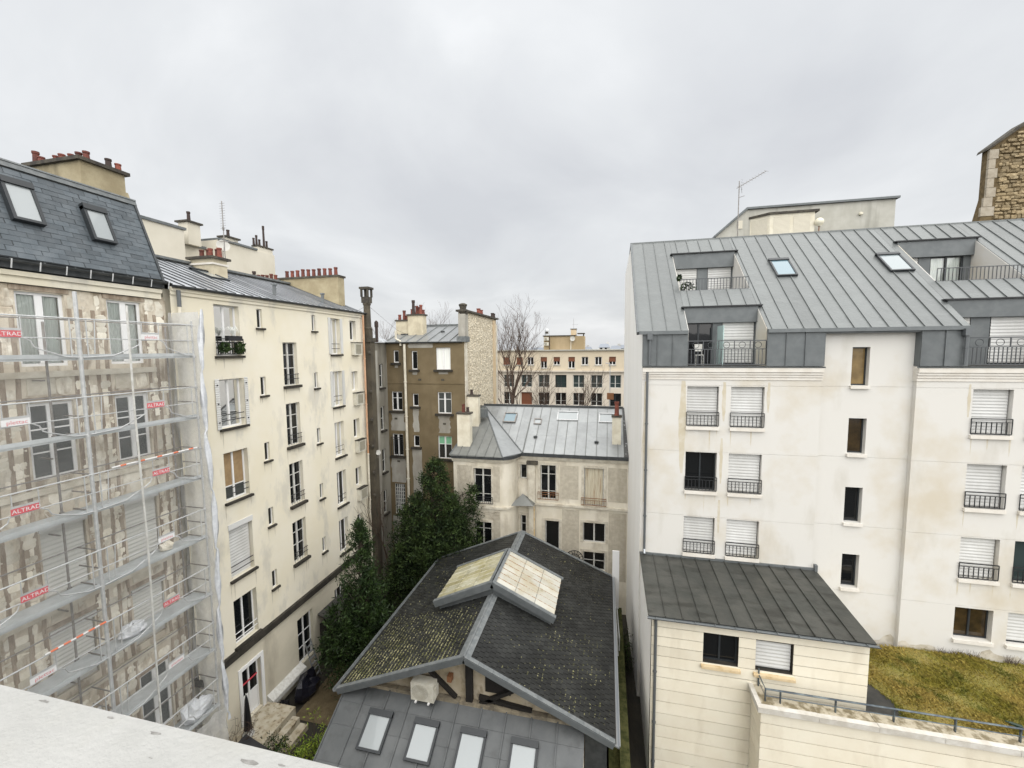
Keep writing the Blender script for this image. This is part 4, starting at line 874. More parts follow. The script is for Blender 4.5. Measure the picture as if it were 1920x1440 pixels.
def loggia(x0, x1, yf, yb, zf, zr, zt, fas, wins, decor=False, slope=5.02/6.1):
    """sunken terrace: floor, cheeks, back wall with windows, zinc fascia, railing"""
    g = MB().box(x0, x1, yf, yb+0.05, zf-0.15, zf).build('terrace', 'membrane', rb)
    for x in (x0, x1):
        mb = MB(); zfr = 16.26+(yf-18.12)*slope; mb.prism([(x, yf, zf), (x, yb, zf), (x, yb, 16.26+(yb-18.12)*slope), (x, yf, zfr)], ((-0.03 if x == x0 else 0.03), 0, 0)); mb.build('cheek', 'white_render', g)
    FB = FY(yb); wall_mesh(FB, x0, x1, zf, zt, [(a, b, zf+0.02, fas) for a, b, *_ in wins], 0.1).build('back_wall', 'zinc_dark', g)
    zs = 16.26+(yb-18.12)*slope
    pbox('fascia', 'zinc_dark', g, WORLD, x0-0.02, x1+0.02, yb-0.16, yb-0.01, fas, zs-0.02); pbox('fascia_cap', 'black_iron', g, WORLD, x0-0.12, x1+0.16, yb-0.24, yb+0.05, zs-0.015, zs+0.04)
    for (a, b, sh, pm, cu) in wins:
        w = window(rb, FB, a, b, zf+0.02, fas, dep=0.04, fm='dark_frame', fw=0.05, pm=pm, shutter=sh, curtain=cu)
    return g
L1 = loggia(3.24, 6.10, 20.45, 23.1, 17.45, 0, 20.2, 19.62, [(3.30, 4.45, .98, 'dark_glass', None), (4.92, 6.05, .98, 'dark_glass', None)])
railing(L1, FY(20.48), 3.26, 6.08, 0, 18.18, 18.72, 0.125, 'rail_grey', two=False)
L2 = loggia(3.24, 6.10, 18.2, 19.42, 14.86, 0, 17.2, 16.66, [(3.30, 4.42, 0, 'dark_glass', None), (4.78, 6.05, .98, 'dark_glass', None)])
L3 = loggia(12.97, 15.88, 20.45, 23.1, 17.45, 0, 20.2, 19.62, [(13.0, 13.9, .98, 'dark_glass', None), (14.35, 15.6, 0, 'dark_glass', 'curtain')])
railing(L3, FY(20.48), 12.99, 15.86, 0, 18.18, 18.72, 0.125, 'rail_grey', two=False)
L4 = loggia(12.64, 15.63, 18.2, 19.42, 14.86, 0, 17.2, 16.66, [(12.7, 13.5, .98, 'dark_glass', None), (14.1, 15.55, .98, 'dark_glass', None)])
for L_, a0, a1 in ((L2, 3.24, 6.10), (L4, 12.64, 15.63)):
    railing(L_, FR, a0, a1, 0.03, 14.9, 15.55, 0.12, 'rail_grey', two=False)
    mb = MB(FR); mb.box(a0, a1, 0.01, 0.05, 15.85, 15.89); n = 5
    for k in range(n+1):
        x = a0+(a1-a0)*k/n; mb.box(x-0.015, x+0.015, 0.015, 0.045, 15.55, 15.85)
        if k < n: mb.tube([(x+(a1-a0)/n*0.5+0.12*math.cos(w), 0.03, 15.70+0.12*math.sin(w)) for w in [q*math.pi/6 for q in range(13)]], 0.012, 4)
    mb.build('ring_frieze', 'rail_grey', L_)
pbox('privacy_screen', 'mint_screen', L2, WORLD, 4.58, 4.61, 18.35, 19.3, 14.88, 16.5)
for (nm, p) in (('shrub on the upper roof terrace behind its railing', (3.5, 20.75, 17.46)),):
    t = thing('potted_shrub', 'dark leafy '+nm, 'plant', p)
    MB().lathe(p, [(0.14, 0), (0.2, 0.32), (0.17, 0.32)], 10).build('pot', 'planter', t)
    rn = random.Random(6); foliage([(p[0]+0.1, p[1], p[2]+0.75, .38, .2, .42, 3), (p[0]-0.28, p[1]-0.1, p[2]+1.35, .12, .1, .16, 1), (p[0]+0.6, p[1], p[2]+.55, .25, .15, .22, 1)], 420, 0.07, rn).build('foliage', 'leaf', t)
t = thing('folding_chair', 'pale folding chair on the lower roof terrace', 'chair', (3.75, 18.7, 14.86))
MB().box(3.6, 3.9, 18.5, 18.8, 15.28, 15.31).build('seat', 'grey_white', t); MB().box(3.6, 3.9, 18.79, 18.82, 15.45, 15.75).build('backrest', 'grey_white', t)
for (x, y) in ((3.61, 18.51), (3.89, 18.51), (3.61, 18.8), (3.89, 18.8)): MB().tube([(x, y, 14.862), (x, y, 15.28 if y < 18.7 else 15.74)], 0.012, 5).build('leg', 'grey_white', t)

# annex with limestone courses
FA = FY(14.45)
an = thing('stone_annex', 'pale limestone clad annex with dark weathered zinc lean-to roof', 'building', (4.8, 16, 0))
ah = [(3.30, 4.40, 4.90, 5.95), (4.92, 6.03, 4.88, 5.92)]
awall = wall_mesh(FA, 1.62, 8.13, 0, 6.36, ah, 0.22).build('wall', 'stone_trim', an)
MB().poly([(1.60, 14.45, 0), (1.60, 18.2, 0), (1.52, 18.2, 6.6), (1.60, 14.45, 6.4)]).build('side_wall', 'side_render', an)
MB().poly([(8.14, 14.45, 0), (8.14, 18.2, 0), (8.14, 18.2, 6.6), (8.14, 14.45, 6.4)]).build('side_wall', 'limestone', an)
def courses(parent, F, a0, a1, zs, holes, mt='limestone', gap=0.024, th=0.03, split=()):
    for k in range(len(zs)-1):
        p, q = zs[k]+gap/2, zs[k+1]-gap/2; cur = [(a0, a1)]
        for h in holes:
            if h[3] > p+0.02 and h[2] < q-0.02:
                nx = []
                for (l, r) in cur:
                    if h[1] <= l or h[0] >= r: nx.append((l, r)); continue
                    if h[0] > l: nx.append((l, h[0]))
                    if h[1] < r: nx.append((h[1], r))
                cur = nx
        for (l, r) in cur:
            cs = [l]+[s for s in split if l+0.3 < s < r-0.3]+[r]
            for (x0, x1) in zip(cs[:-1], cs[1:]):
                # keep clear of openings that cut only part of the course
                MB(F).box(x0+0.002, x1-0.002, 0.002, th, p, q).build('stone_course', mt, parent)
az = [0.05, 0.5, 0.95, 1.40, 1.85, 2.30, 2.75, 3.20, 3.65, 4.10, 4.49, 4.89, 5.25, 5.60, 5.955, 6.36]
courses(awall, FA, 1.62, 8.13, az, ah, split=())
for i, h in enumerate(ah):
    w = window(an, FA, *h, dep=0.16, fm='dark_frame', fw=0.05, mw=0.06, pm='dark_glass', shutter=0 if i == 0 else .97)
    MB(FA).prism([(h[0]-0.06, -0.16, h[2]-0.02), (h[0]-0.06, 0.14, h[2]-0.08), (h[0]-0.06, 0.14, h[2]-0.17), (h[0]-0.06, -0.16, h[2]-0.17)], (h[1]-h[0]+0.12, 0, 0)).build('sill', 'coping_warm', w)
av = V((0, 4.0, 0.27)); FAR = Fr((0, 14.25, 6.42), (1, 0, 0), (0, -0.27, 4.0), av)
aroof = zinc_roof(an, FAR, 1.48, 8.22, 0, av.length-0.03, 0.56, 'zinc_old', seam=0.045, under='gutter')
pbox('wall_flashing', 'zinc_dark', an, WORLD, 1.48, 8.2, 18.12, 18.195, 6.66, 6.78); pbox('end_upstand', 'zinc_dark', an, WORLD, 8.14, 8.24, 18.05, 18.195, 6.68, 6.95)
gutter(an, FA, 1.45, 8.28, 0.25, 6.40, 0.06, 'zinc_dark')
pbox('fascia', 'gutter', an, FA, 1.5, 8.2, 0.034, 0.18, 6.30, 6.40)
pipe(an, [(1.75, 14.36, 6.35), (1.75, 14.36, 0.1)], 0.05, 'pipe_zinc', collars=[(1.75, 14.36, z) for z in (4.3, 2.4, .9)])
pipe(an, [(1.66, 18.08, 6.95), (1.66, 17.98, 6.80)], 0.045, 'alu', name='outlet')

# terrace wall and roof garden
FT = FY(13.55)
tw = thing('terrace_wall', 'pale limestone terrace wall with weathered coping below the roof garden', 'wall', (11, 13.9, 0))
th_ = [(6.2, 7.5, 0.2, 1.72)]
twall = wall_mesh(FT, 4.85, 19, 0, 4.22, th_, 0.3).build('wall', 'stone_trim', tw)
MB().poly([(4.86, 13.55, 0), (4.86, 14.45, 0), (4.86, 14.45, 4.22), (4.86, 13.55, 4.22)]).build('return_wall', 'stone_trim', tw)
tz = [0.05, 0.47, 0.89, 1.31, 1.73, 2.15, 2.57, 2.99, 3.41, 3.83, 4.22]
courses(twall, FT, 4.83, 19, tz, th_, split=())
FTS = Fr((4.86, 0, 0), (0, -1, 0), (-1, 0, 0))
courses(twall, FTS, -14.41, -13.52, tz, [])
window(tw, FT, *th_[0], dep=0.15, fm='dark_frame', pm='dark_glass')
x = 4.72; rn = random.Random(12)
while x < 19:
    ln = rn.uniform(1.5, 1.9); pbox('coping', 'coping_pale', tw, WORLD, x, min(19, x+ln)-0.008, 13.44, 13.60, 4.225, 4.40+rn.uniform(-.006, .006)); pbox('coping', 'coping_stone', tw, WORLD, x+0.004, min(19, x+ln)-0.01, 13.605, 13.98, 4.225, 4.37+rn.uniform(-.01, .01)); x += ln
pbox('coping', 'coping_pale', tw, WORLD, 4.72, 4.86, 13.605, 14.42, 4.225, 4.41); pbox('coping', 'coping_stone', tw, WORLD, 4.865, 5.15, 13.985, 14.42, 4.225, 4.38)
rl = thing('terrace_railing', 'low blue-grey steel railing bolted to the terrace coping', 'railing', (10, 13.75, 4.38))
MB().tube([(5.02, 14.38, 4.78), (5.02, 13.78, 4.78), (19, 13.78, 4.78)], 0.028, 6).build('top_rail', 'rail_blue', rl)
MB().tube([(5.02, 14.38, 4.55), (5.02, 13.78, 4.55), (19, 13.78, 4.55)], 0.016, 6).build('lower_rail', 'rail_blue', rl)
for x in [5.02]+[5.45+1.52*k for k in range(9)]: pbox('post', 'rail_blue', rl, WORLD, x-0.015, x+0.015, 13.75, 13.81, 4.375, 4.78)
MB().box(5.02-0.02, 5.04, 14.36, 14.40, 4.38, 4.98).build('post', 'rail_blue', rl)
MB().box(4.87, 19, 13.62, 18.19, 3.55, 3.80).build('terrace_floor', 'membrane', kind='structure')
gm = MB(); nx, ny = 44, 22; rn = random.Random(31)
def gz_(x, y): return 3.90+0.03*math.sin(x*1.1)+0.03*math.sin(y*1.9+x)+0.025*math.sin(x*3.1+y*2.3)
def gx0(y): return 9.0+(18.15-y)*0.10+0.12*math.sin(y*3)
GP = []
for i in range(nx+1):
    for j in range(ny+1):
        y = 14.25+(18.15-14.25)*j/ny; x = gx0(y)+(19-gx0(y))*i/nx; e_ = min(1, i/2.0, j/2.0); gm.v.append(V((x, y, 3.81+(gz_(x, y)-3.81)*e_)))
for i in range(nx):
    for j in range(ny): gm.f.append((i*(ny+1)+j, (i+1)*(ny+1)+j, (i+1)*(ny+1)+j+1, i*(ny+1)+j+1))
gm.build('roof_garden_soil', 'grass_soil', smooth=True, kind='structure')
gb = MB()
for k in range(30000):
    y = rn.uniform(14.2, 18.12); x = rn.uniform(gx0(y)-0.08, 16.5)
    ex_ = max(0, min(1, (x-gx0(y))*2)); z = 3.80+(gz_(x, y)-3.80)*ex_-0.02; l = rn.uniform(0.05, 0.13)*(1+0.5*math.sin(x*2.3)*math.sin(y*3.1)); w_ = rn.uniform(0, 6.28)+0.8*math.sin(x*1.7+y); ln = rn.uniform(0.4, 1.3)
    dx, dy = math.cos(w_), math.sin(w_); i = len(gb.v); wd = 0.008
    gb.v += [V((x-dy*wd, y+dx*wd, z)), V((x+dy*wd, y-dx*wd, z)), V((x+dx*l*ln*0.5+dy*wd*.6, y+dy*l*ln*0.5-dx*wd*.6, z+l*0.8)), V((x+dx*l*ln, y+dy*l*ln, z+l*0.95))]
    gb.f += [(i, i+1, i+2), (i, i+2, i+3)]
gb.build('grass', 'grass', label='rough yellow-green grass growing on the roof garden', cat='grass', kind='stuff')
mb = MB()
for k in range(700):
    x = rn.uniform(8.9, 15); y = 18.16-rn.random()**2*0.12; z = 3.85; 
    if math.sin(x*2.1)+math.sin(x*0.9+1) < 0.2: continue
    mb.tube([(x, y, z), (x+rn.uniform(-.15, .15), y-0.03, z+rn.uniform(.08, .38))], [0.006, 0.002], 3, False)
mb.build('dry_weeds', 'twig', label='dry brown weeds along the foot of the white wall', cat='weeds', kind='stuff')
t = thing('glass_bottle', 'dark green bottle lying in the roof garden grass', 'bottle', (12.2, 14.75, 4.1))
MB(Fr((12.2, 14.75, 4.12), (0.5, 0.2, 1), (0.2, -1, 0), (-1, 0.3, 0.1))).lathe((0, 0, -0.12), [(0.05, 0), (0.05, 0.2), (0.02, 0.27), (0.02, 0.34)], 10).build('body', 'bottle_green', t)

# ================================================================== studio with slate roof and glazed lantern
at = thing('studio_building', 'low studio with mossy dark slate gable roof and glazed ridge lantern', 'building', (-4.28, 16, 0))
RX, RZ, EZ, HW, Y0, Y1 = -4.28, 5.98, 4.06, 4.62, 11.6, 20.8
FL = Fr((RX-HW, 0, EZ), (0, 1, 0), (-(RZ-EZ), 0, HW), (HW, 0, RZ-EZ)); FRr = Fr((RX+HW, 0, EZ), (0, 1, 0), (RZ-EZ, 0, HW), (-HW, 0, RZ-EZ)); SL = math.hypot(HW, RZ-EZ)
mb = MB(); mb.box(RX-HW+0.25, RX-HW+0.5, 12.1, Y1-0.25, 0, EZ).box(RX+HW-0.5, RX+HW-0.25, 12.1, Y1-0.25, 0, EZ); mb.build('side_wall', 'pav_plaster', at)
mb = MB(); mb.prism([(RX-HW+0.25, 12.12, 0), (RX+HW-0.25, 12.12, 0), (RX+HW-0.25, 12.12, EZ-0.02), (RX, 12.12, RZ-0.12), (RX-HW+0.25, 12.12, EZ-0.02)], (0, 0.2, 0)); mb.build('gable_wall', 'gable_cream', at)
mb = MB(); mb.prism([(RX-HW+0.25, Y1-0.4, 0), (RX+HW-0.25, Y1-0.4, 0), (RX+HW-0.25, Y1-0.4, EZ-0.02), (RX, Y1-0.4, RZ-0.12), (RX-HW+0.25, Y1-0.4, EZ-0.02)], (0, 0.2, 0)); mb.build('gable_wall', 'pav_plaster', at)
allsl = []
W_, E_ = 0.215, 0.165
camv = V((0, 0, HH))
for side, F in enumerate((FL, FRr)):
    base = wall_mesh(F, Y0, Y1, -0.05, SL, (), 0.1).build('slate_roof', 'timber_black', at)
    v = [(0, 0.002, 0), (W_-0.022, 0.002, 0), (W_-0.022, 0.026, 0), (0, 0.026, 0), (W_-0.022, 0.006, E_+0.01), (0, 0.006, E_+0.01)]
    sm = MB(F); i = 0; sm.v = [F.p(*q) for q in v]; sm.f = [(3, 2, 4, 5), (0, 1, 2, 3), (1, 4, 2), (0, 3, 5)]
    me, _ = sm.mesh('slate', 'old_slate', F.p(0, 0, 0)); ls = []
    for r_ in range(int(SL/E_)):
        n = int((Y1-Y0)/W_)
        for k in range(n):
            a = Y0+k*W_+(W_/2 if r_ % 2 else 0)
            if a+W_ > Y1+0.02: continue
            b = r_*E_
            p = F.p(a, 0, b)
            if abs(p.x-RX) < 2.2 and 15.05 < p.y < 17.5: continue
            ls.append(((p-camv).length, a, b))
    ls.sort(); big = MB(F)
    for q, (d_, a, b) in enumerate(ls):
        jd, jb = random.uniform(0, .006), random.uniform(-.008, .008)
        if q < 150: link('slate', me, F.p(a, jd, b+jb), base)
        else:
            i = len(big.v); big.v += [F.p(a+x, jd+y, b+jb+z) for x, y, z in v]; big.f += [tuple(i+t for t in f_) for f_ in sm.f]
    big.build('slate_field', 'old_slate', base, kind='stuff')
    # moss clumps sitting on the slate edges
    mo = MB(F); rn = random.Random(40+side); cnt = 26000 if side == 0 else 3400
    for k in range(cnt):
        a = rn.uniform(Y0+0.1, Y1-0.3); b = rn.uniform(0.1, SL-0.3)
        if side == 0:
            dens = max(0.04, 1.2-(a-Y0)/3.6-0.07*b)*(0.5+0.6*math.sin(a*1.3+b*2)**2)
            if a > 15 and b > 2.2: dens *= 0.12
        else:
            dens = (0.9 if 0.4 < b < 3.0 and a < 15.5 else 0.18)*(0.25+math.sin(a*2.1+b*1.3)**2)
        if rn.random() > dens: continue
        b = round(b/E_)*E_+rn.uniform(-.02, .03); p = F.p(a, 0, b)
        if abs(p.x-RX) < 2.35 and 14.8 < p.y < 17.7: continue
        s = rn.uniform(0.018, 0.056)*(1.0 if side == 0 else 0.6); l = s*rn.uniform(0.8, 1.8)*(1 if side == 0 else 2.2); h = s*0.7; i = len(mo.v)
        for (x, y, z) in ((-s, .008, 0), (0, .008, -l), (s, .008, 0), (0, .008, l), (0, .012+h, 0)): mo.v.append(F.p(a+x*rn.uniform(.7, 1.2), y, b+z*0.5+rn.uniform(-.006, .006)))
        mo.f += [(i, i+1, i+4), (i+1, i+2, i+4), (i+2, i+3, i+4), (i+3, i, i+4)]
    mo.build('moss', 'moss', base, kind='stuff')
    # trims
    for k in range(10):
        b0, b1 = SL*k/10, SL*(k+1)/10-0.006; pbox('verge_strip', 'lead', at, F, Y0-0.06, Y0+0.09, 0.02, 0.05, b0, b1)
    pbox('barge_board', 'zinc_dark', at, F, Y0-0.07, Y0-0.04, -0.16, 0.018, 0, SL-0.02)
    pbox('verge_strip', 'lead', at, F, Y1-0.12, Y1+0.04, 0.02, 0.05, 0, SL)
    for k in range(9):
        y_ = Y0+(Y1-Y0)*k/9; pbox('ridge_strip', 'lead', at, F, y_+0.09 if k == 0 else y_+0.003, y_+(Y1-Y0)/9-0.003, 0.025, 0.04, SL-0.20, SL-0.003)
    g = MB(F); g.box(Y0-0.05, Y1, -0.06, -0.02, -0.16, 0.02).box(Y0-0.05, Y1, -0.02, 0.05, -0.16, -0.13); g.build('eave_gutter', 'lead' if side == 0 else 'alu', at)
MB().tube([(RX, Y0-0.05, RZ+0.03), (RX, Y1, RZ+0.03)], 0.045, 8).build('ridge_roll', 'lead', at)
# lantern
LY0, LY1, LHW, LZ, LE = 14.9, 17.72, 2.42, 6.52, 5.42
ln = MB(); ln.prism([(RX-LHW+0.14, LY0+0.12, 4.7), (RX+LHW-0.14, LY0+0.12, 4.7), (RX+LHW-0.14, LY0+0.12, LE), (RX, LY0+0.12, LZ-0.08), (RX-LHW+0.14, LY0+0.12, LE)], (0, LY1-LY0-0.24, 0))
lan = ln.build('roof_lantern', 'zinc_dark', at)
LS = math.hypot(LHW, LZ-LE)
for side, s in enumerate((-1, 1)):
    F = Fr((RX+s*LHW, 0, LE), (0, 1, 0), (s*(LZ-LE), 0, LHW), (-s*LHW, 0, LZ-LE)); n = 7; st = (LY1-LY0-0.2)/n
    for k in range(n):
        for q in range(3):
            b0, b1 = 0.02+q*(LS-0.1)/3, 0.02+(q+1)*(LS-0.1)/3-0.016
            pbox('glass_pane', 'roof_glass' if side == 0 else 'roof_glass_clean', lan, F, LY0+0.1+k*st+0.012, LY0+0.1+(k+1)*st-0.012, 0.02+(2-q)*0.005-0.004, 0.03+(2-q)*0.005-0.004, b0, b1)
    for k in range(n+1): pbox('glazing_bar', 'bar_rust' if side else 'bar_pale', lan, F, LY0+0.1+k*st-0.009, LY0+0.1+k*st+0.009, 0.0, 0.046, 0, LS-0.06)
    for y_, h in ((LY0, .06), (LY1-0.12, .06)): pbox('edge_strip', 'lead', lan, F, y_-0.03, y_+0.13, 0.0, h, -0.06, LS)
    pbox('fascia', 'zinc_dark', lan, F, LY0-0.05, LY0-0.031, -0.2, 0.05, -0.06, LS-0.01)
    pbox('ridge_strip', 'lead', lan, F, LY0+0.1, LY1-0.12, 0.05, 0.07, LS-0.12, LS)
# gable timbers and fittings
gt = MB(); gt.box(RX-0.10, RX+0.12, 11.95, 12.11, 3.9, RZ-0.28); gt.build('king_post', 'timber_black', at)
for (p, q) in (((-5.9, 5.15), (-4.75, 4.15)), ((-4.0, 4.05), (-2.8, 4.75)), ((-3.95, 4.32), (-2.2, 4.16)), ((-7.6, 4.45), (-4.6, 5.72)), ((-3.9, 5.72), (-0.9, 4.42)), ((-1.3, 4.5), (-0.95, 4.05))):
    d = V((q[0]-p[0], 0, q[1]-p[1])).normalized(); nn = V((-d.z, 0, d.x))*0.055; mb = MB(); mb.prism([(p[0]+nn.x, 11.98, p[1]+nn.z), (q[0]+nn.x, 11.98, q[1]+nn.z), (q[0]-nn.x, 11.98, q[1]-nn.z), (p[0]-nn.x, 11.98, p[1]-nn.z)], (0, 0.13, 0)); mb.build('gable_timber', 'timber_black', at)
pbox('vent_opening', 'timber_black', at, WORLD, -3.75, -2.9, 12.09, 12.13, 4.5, 5.2)
pbox('wall_bracket', 'rust_metal', at, WORLD, -5.0, -4.85, 11.9, 12.1, 4.75, 4.95)
ac = thing('air_conditioner', 'cream outdoor air conditioning unit mounted on the studio gable', 'air conditioner', (-5.77, 11.8, 4.1))
MB().box(-6.18, -5.38, 11.66, 12.02, 4.14, 4.74).build('casing', 'ac_white', ac)
mb = MB(FY(11.655)); mb.lathe((0, 0, 0), [(0.01, 0)], 3) if False else None
for k in range(7): mb.tube([(-5.85+0.04*(k+1)*math.cos(w), 0.004, 4.44+0.036*(k+1)*math.sin(w)) for w in [q*math.pi/8 for q in range(17)]], 0.004, 3, False)
mb.build('fan_grille', 'grille', ac); MB().box(-5.375, -5.33, 11.72, 11.98, 4.25, 4.6).build('valve_cover', 'ac_white', ac)
for x in (-6.0, -5.55): MB().box(x-0.03, x+0.03, 11.6, 12.08, 4.09, 4.135).build('bracket', 'white_paint', ac)
# zinc lean-to
lt = thing('zinc_lean_to', 'grey zinc lean-to roof with four skylights below the studio gable', 'roof', (-4.5, 10, 0))
lv = V((0, 4.0, 2.4)); FLT = Fr((0, 8.1, 1.70), (1, 0, 0), (0, -2.4, 4.0), lv); LL = lv.length
def lb(y): return (y-8.1)/4.0*LL
ltr = zinc_roof(lt, FLT, -8.72, -0.55, 0, LL-0.03, 0.80, 'zinc_mid', laps=[lb(9.2), lb(10.2), lb(10.98), lb(11.52)], seam=0.05, sw=0.018)
for x in (-7.52, -5.90, -4.34, -2.72): skylight(ltr, FLT, x, x+0.84, lb(10.55), lb(11.47), 'skylight_glass', h=0.11)
n = 14
for k in range(n): pbox('flashing', 'flash_brown', lt, WORLD, -8.6+k*0.575, -8.6+(k+1)*0.575-0.01, 11.93, 12.10, 4.0, 4.14)
pbox('end_panel', 'gutter', lt, WORLD, -0.54, 0.12, 11.98, 12.11, 0, 3.98)
mb = MB(); mb.box(-8.7, -8.5, 8.3, 12.1, 0, 1.75).box(-0.8, -0.57, 8.3, 12.1, 0, 1.75).box(-8.5, -0.8, 8.3, 8.5, 0, 1.75); mb.prism([(-8.7, 8.5, 1.75), (-8.7, 12.1, 1.75), (-8.7, 12.1, 3.95)], (0.2, 0, 0)).prism([(-0.77, 8.5, 1.75), (-0.77, 12.1, 1.75), (-0.77, 12.1, 3.95)], (0.2, 0, 0)); mb.build('wall', 'pav_plaster', lt)

# ================================================================== small pavilion house
pv = thing('pavilion_house', 'old two storey house with zinc roof and stained plaster behind the studio', 'house', (-3.8, 26, 0))
FG, FW = FY(24.0), FY(22.8)
gh = [(-5.04, -4.62, 7.80, 8.70), (-3.81, -2.86, 6.61, 8.73), (-1.23, -0.10, 6.44, 8.68), (-5.03, -4.68, 4.40, 5.55), (-3.53, -2.67, 3.30, 5.34), (-1.28, 0.02, 4.20, 5.41), (-1.27, 0.02, 2.50, 3.64)]
wh = [(-7.59, -6.51, 6.56, 8.67), (-7.58, -6.53, 3.40, 5.43)]
wm = MB(FG); wall_mesh(FG, -5.15, 1.32, 0, 9.35, gh, 0.28, mb=wm); wm.F = FW; wall_mesh(FW, -8.84, -5.95, 0, 9.35, wh, 0.28, mb=wm); wm.F = WORLD
arc = [(-5.95, 22.8)]+[(-5.95+0.8*math.sin(w), 22.8+1.2*(1-math.cos(w))) for w in [q*math.pi/16 for q in range(1, 9)]]
for k in range(len(arc)-1): wm.poly([(*arc[k], 0), (*arc[k+1], 0), (*arc[k+1], 9.35), (*arc[k], 9.35)])
wm.poly([(-8.84, 22.8, 0), (-8.84, 25, 0), (-8.84, 25, 9.35), (-8.84, 22.8, 9.35)]); wm.build('wall', 'pav_plaster', pv)
def corn(z0, z1, o, mt='pav_trim', nm='string_course'):
    path = [(-8.9, 22.8), (-5.95, 22.8)]+arc[1:]+[(1.3, 24.0)]; mb = MB(); off = []
    for k, p in enumerate(path):
        a, b = path[max(0, k-1)], path[min(len(path)-1, k+1)]; t = V((b[0]-a[0], b[1]-a[1], 0)).normalized(); off.append((p[0]+t.y*o, p[1]-t.x*o))
    for k in range(len(path)-1):
        mb.poly([(*off[k], z0), (*off[k+1], z0), (*off[k+1], z1), (*off[k], z1)]); mb.poly([(*off[k], z1), (*off[k+1], z1), (*path[k+1], z1), (*path[k], z1)]); mb.poly([(*off[k], z0), (*off[k+1], z0), (*path[k+1], z0), (*path[k], z0)])
    return mb.build(nm, mt, pv)
corn(9.02, 9.10, 0.06); corn(9.11, 9.26, 0.13, nm='cornice'); corn(9.27, 9.46, 0.26, 'gutter', 'gutter'); corn(6.28, 6.40, 0.12)
for (F, a0, a1, z0, z1) in ((FG, -2.62, -1.55, 6.75, 8.75), (FG, 0.15, 1.2, 6.75, 8.75), (FG, -2.5, -1.5, 3.0, 6.1), (FG, 0.2, 1.2, 2.0, 6.1), (FW, -6.4, -6.0, 6.7, 8.8), (FW, -8.6, -7.75, 6.7, 8.8), (FW, -6.4, -6.0, 3.0, 6.1)):
    pbox('rough_panel', 'pav_dirty', pv, F, a0, a1, 0.002, 0.014, z0, z1)
for i, h in enumerate(gh):
    kw = dict(dep=0.15, fm='grey_white', fw=0.06, mw=0.09)
    if i in (0, 3): w = window(pv, FG, *h, leaves=1, trans=(0.5,) if i == 3 else (), **kw)
    elif i == 1: w = window(pv, FG, *h, trans=(0.22, 0.74), **kw); railing(w, FG, h[0]-0.15, h[1]+0.15, 0.12, h[2]+0.05, h[2]+0.5, 0.15, 'rust_metal', 0.008)
    elif i == 2:
        w = window(pv, FG, *h, panes=['old_paint', 'old_paint'], **kw); corrugated(Fr((0, 24, 0), (0, 0, 1), (0, -1, 0), (1, 0, 0)), h[2]+.06, h[3]-.06, -0.12, h[0]+.06, h[1]-.06, 0.13, 0.02).build('shutter_leaf', 'old_paint', w)
        railing(w, FG, h[0]-0.15, h[1]+0.15, 0.12, h[2]+0.05, h[2]+0.5, 0.13, 'rust_metal', 0.008)
    elif i == 4: w = window(pv, FG, *h, leaves=1, name='door', **kw)
    else: w = window(pv, FG, *h, trans=(0.5,) if i == 6 else (), **kw)
    mb = MB(FG); a0, a1, z0, z1 = h; mb.box(a0-0.14, a0-0.001, 0.003, 0.035, z0, z1+0.14).box(a1+0.001, a1+0.14, 0.003, 0.035, z0, z1+0.14).box(a0, a1, 0.003, 0.035, z1+0.002, z1+0.14); mb.build('architrave', 'pav_trim', w)
for i, h in enumerate(wh):
    w = window(pv, FW, *h, dep=0.15, fm='grey_white', fw=0.06, mw=0.09, trans=(0.24, 0.8)); mb = MB(FW); a0, a1, z0, z1 = h; mb.box(a0-0.12, a0-0.001, 0.003, 0.035, z0, z1+0.12).box(a1+0.001, a1+0.12, 0.003, 0.035, z0, z1+0.12).box(a0, a1, 0.003, 0.035, z1+0.002, z1+0.12); mb.build('architrave', 'pav_trim', w)
    if i == 0: railing(w, FW, h[0]-0.1, h[1]+0.1, 0.14, h[2]+0.03, h[2]+0.45, 0.12, 'black_iron', 0.01)
# pavilion roof : main slope, wing slope, narrow valley slope
AP = V((-8.3, 27.5, 11.72)); gv = V((0, 3.75, 2.27)); FGR = Fr((0, 23.75, 9.46), (1, 0, 0), (0, -2.27, 3.75), gv); GL = gv.length
groof = zinc_roof(pv, FGR, -4.8, 1.28, 0, GL, 0.60, 'zinc_bright', laps=[1.55, 2.9], seam=0.04, sm='zinc_grey', sw=0.016)
# part of the main slope left of the eave corner, clipped along the valley
WRp, VRp, WLp = V((-5.75, 22.5, 9.44)), V((-4.85, 23.75, 9.46)), V((-8.98, 22.5, 9.42))
nn = 6
for k in range(nn):
    x0, x1 = -8.3+3.47*k/nn, -8.3+3.47*(k+1)/nn
    def zy(x): t = (x+8.3)/3.45; return AP.lerp(VRp, min(1, t))
    p0, p1 = zy(x0), zy(x1); r0, r1 = V((x0, 27.5, 11.73)), V((x1, 27.5, 11.73)); mb = MB(); u_ = V((0, -0.012, 0.02))
    mb.poly([tuple(p0+u_), tuple(p1+u_), tuple(r1+u_), tuple(r0+u_)]); mb.tube([tuple(p1+u_), tuple(r1+u_)], 0.018, 4); mb.build('zinc_panel', 'zinc_bright', groof)
wp = MB(); wp.poly([tuple(AP), tuple(WRp), tuple(VRp)]); wp.build('valley_slope', 'zinc_bright', pv)
ds = MB().poly([tuple(AP), tuple(WLp), tuple(WRp)]).build('wing_slope', 'zinc_grey', pv)
nn = 6
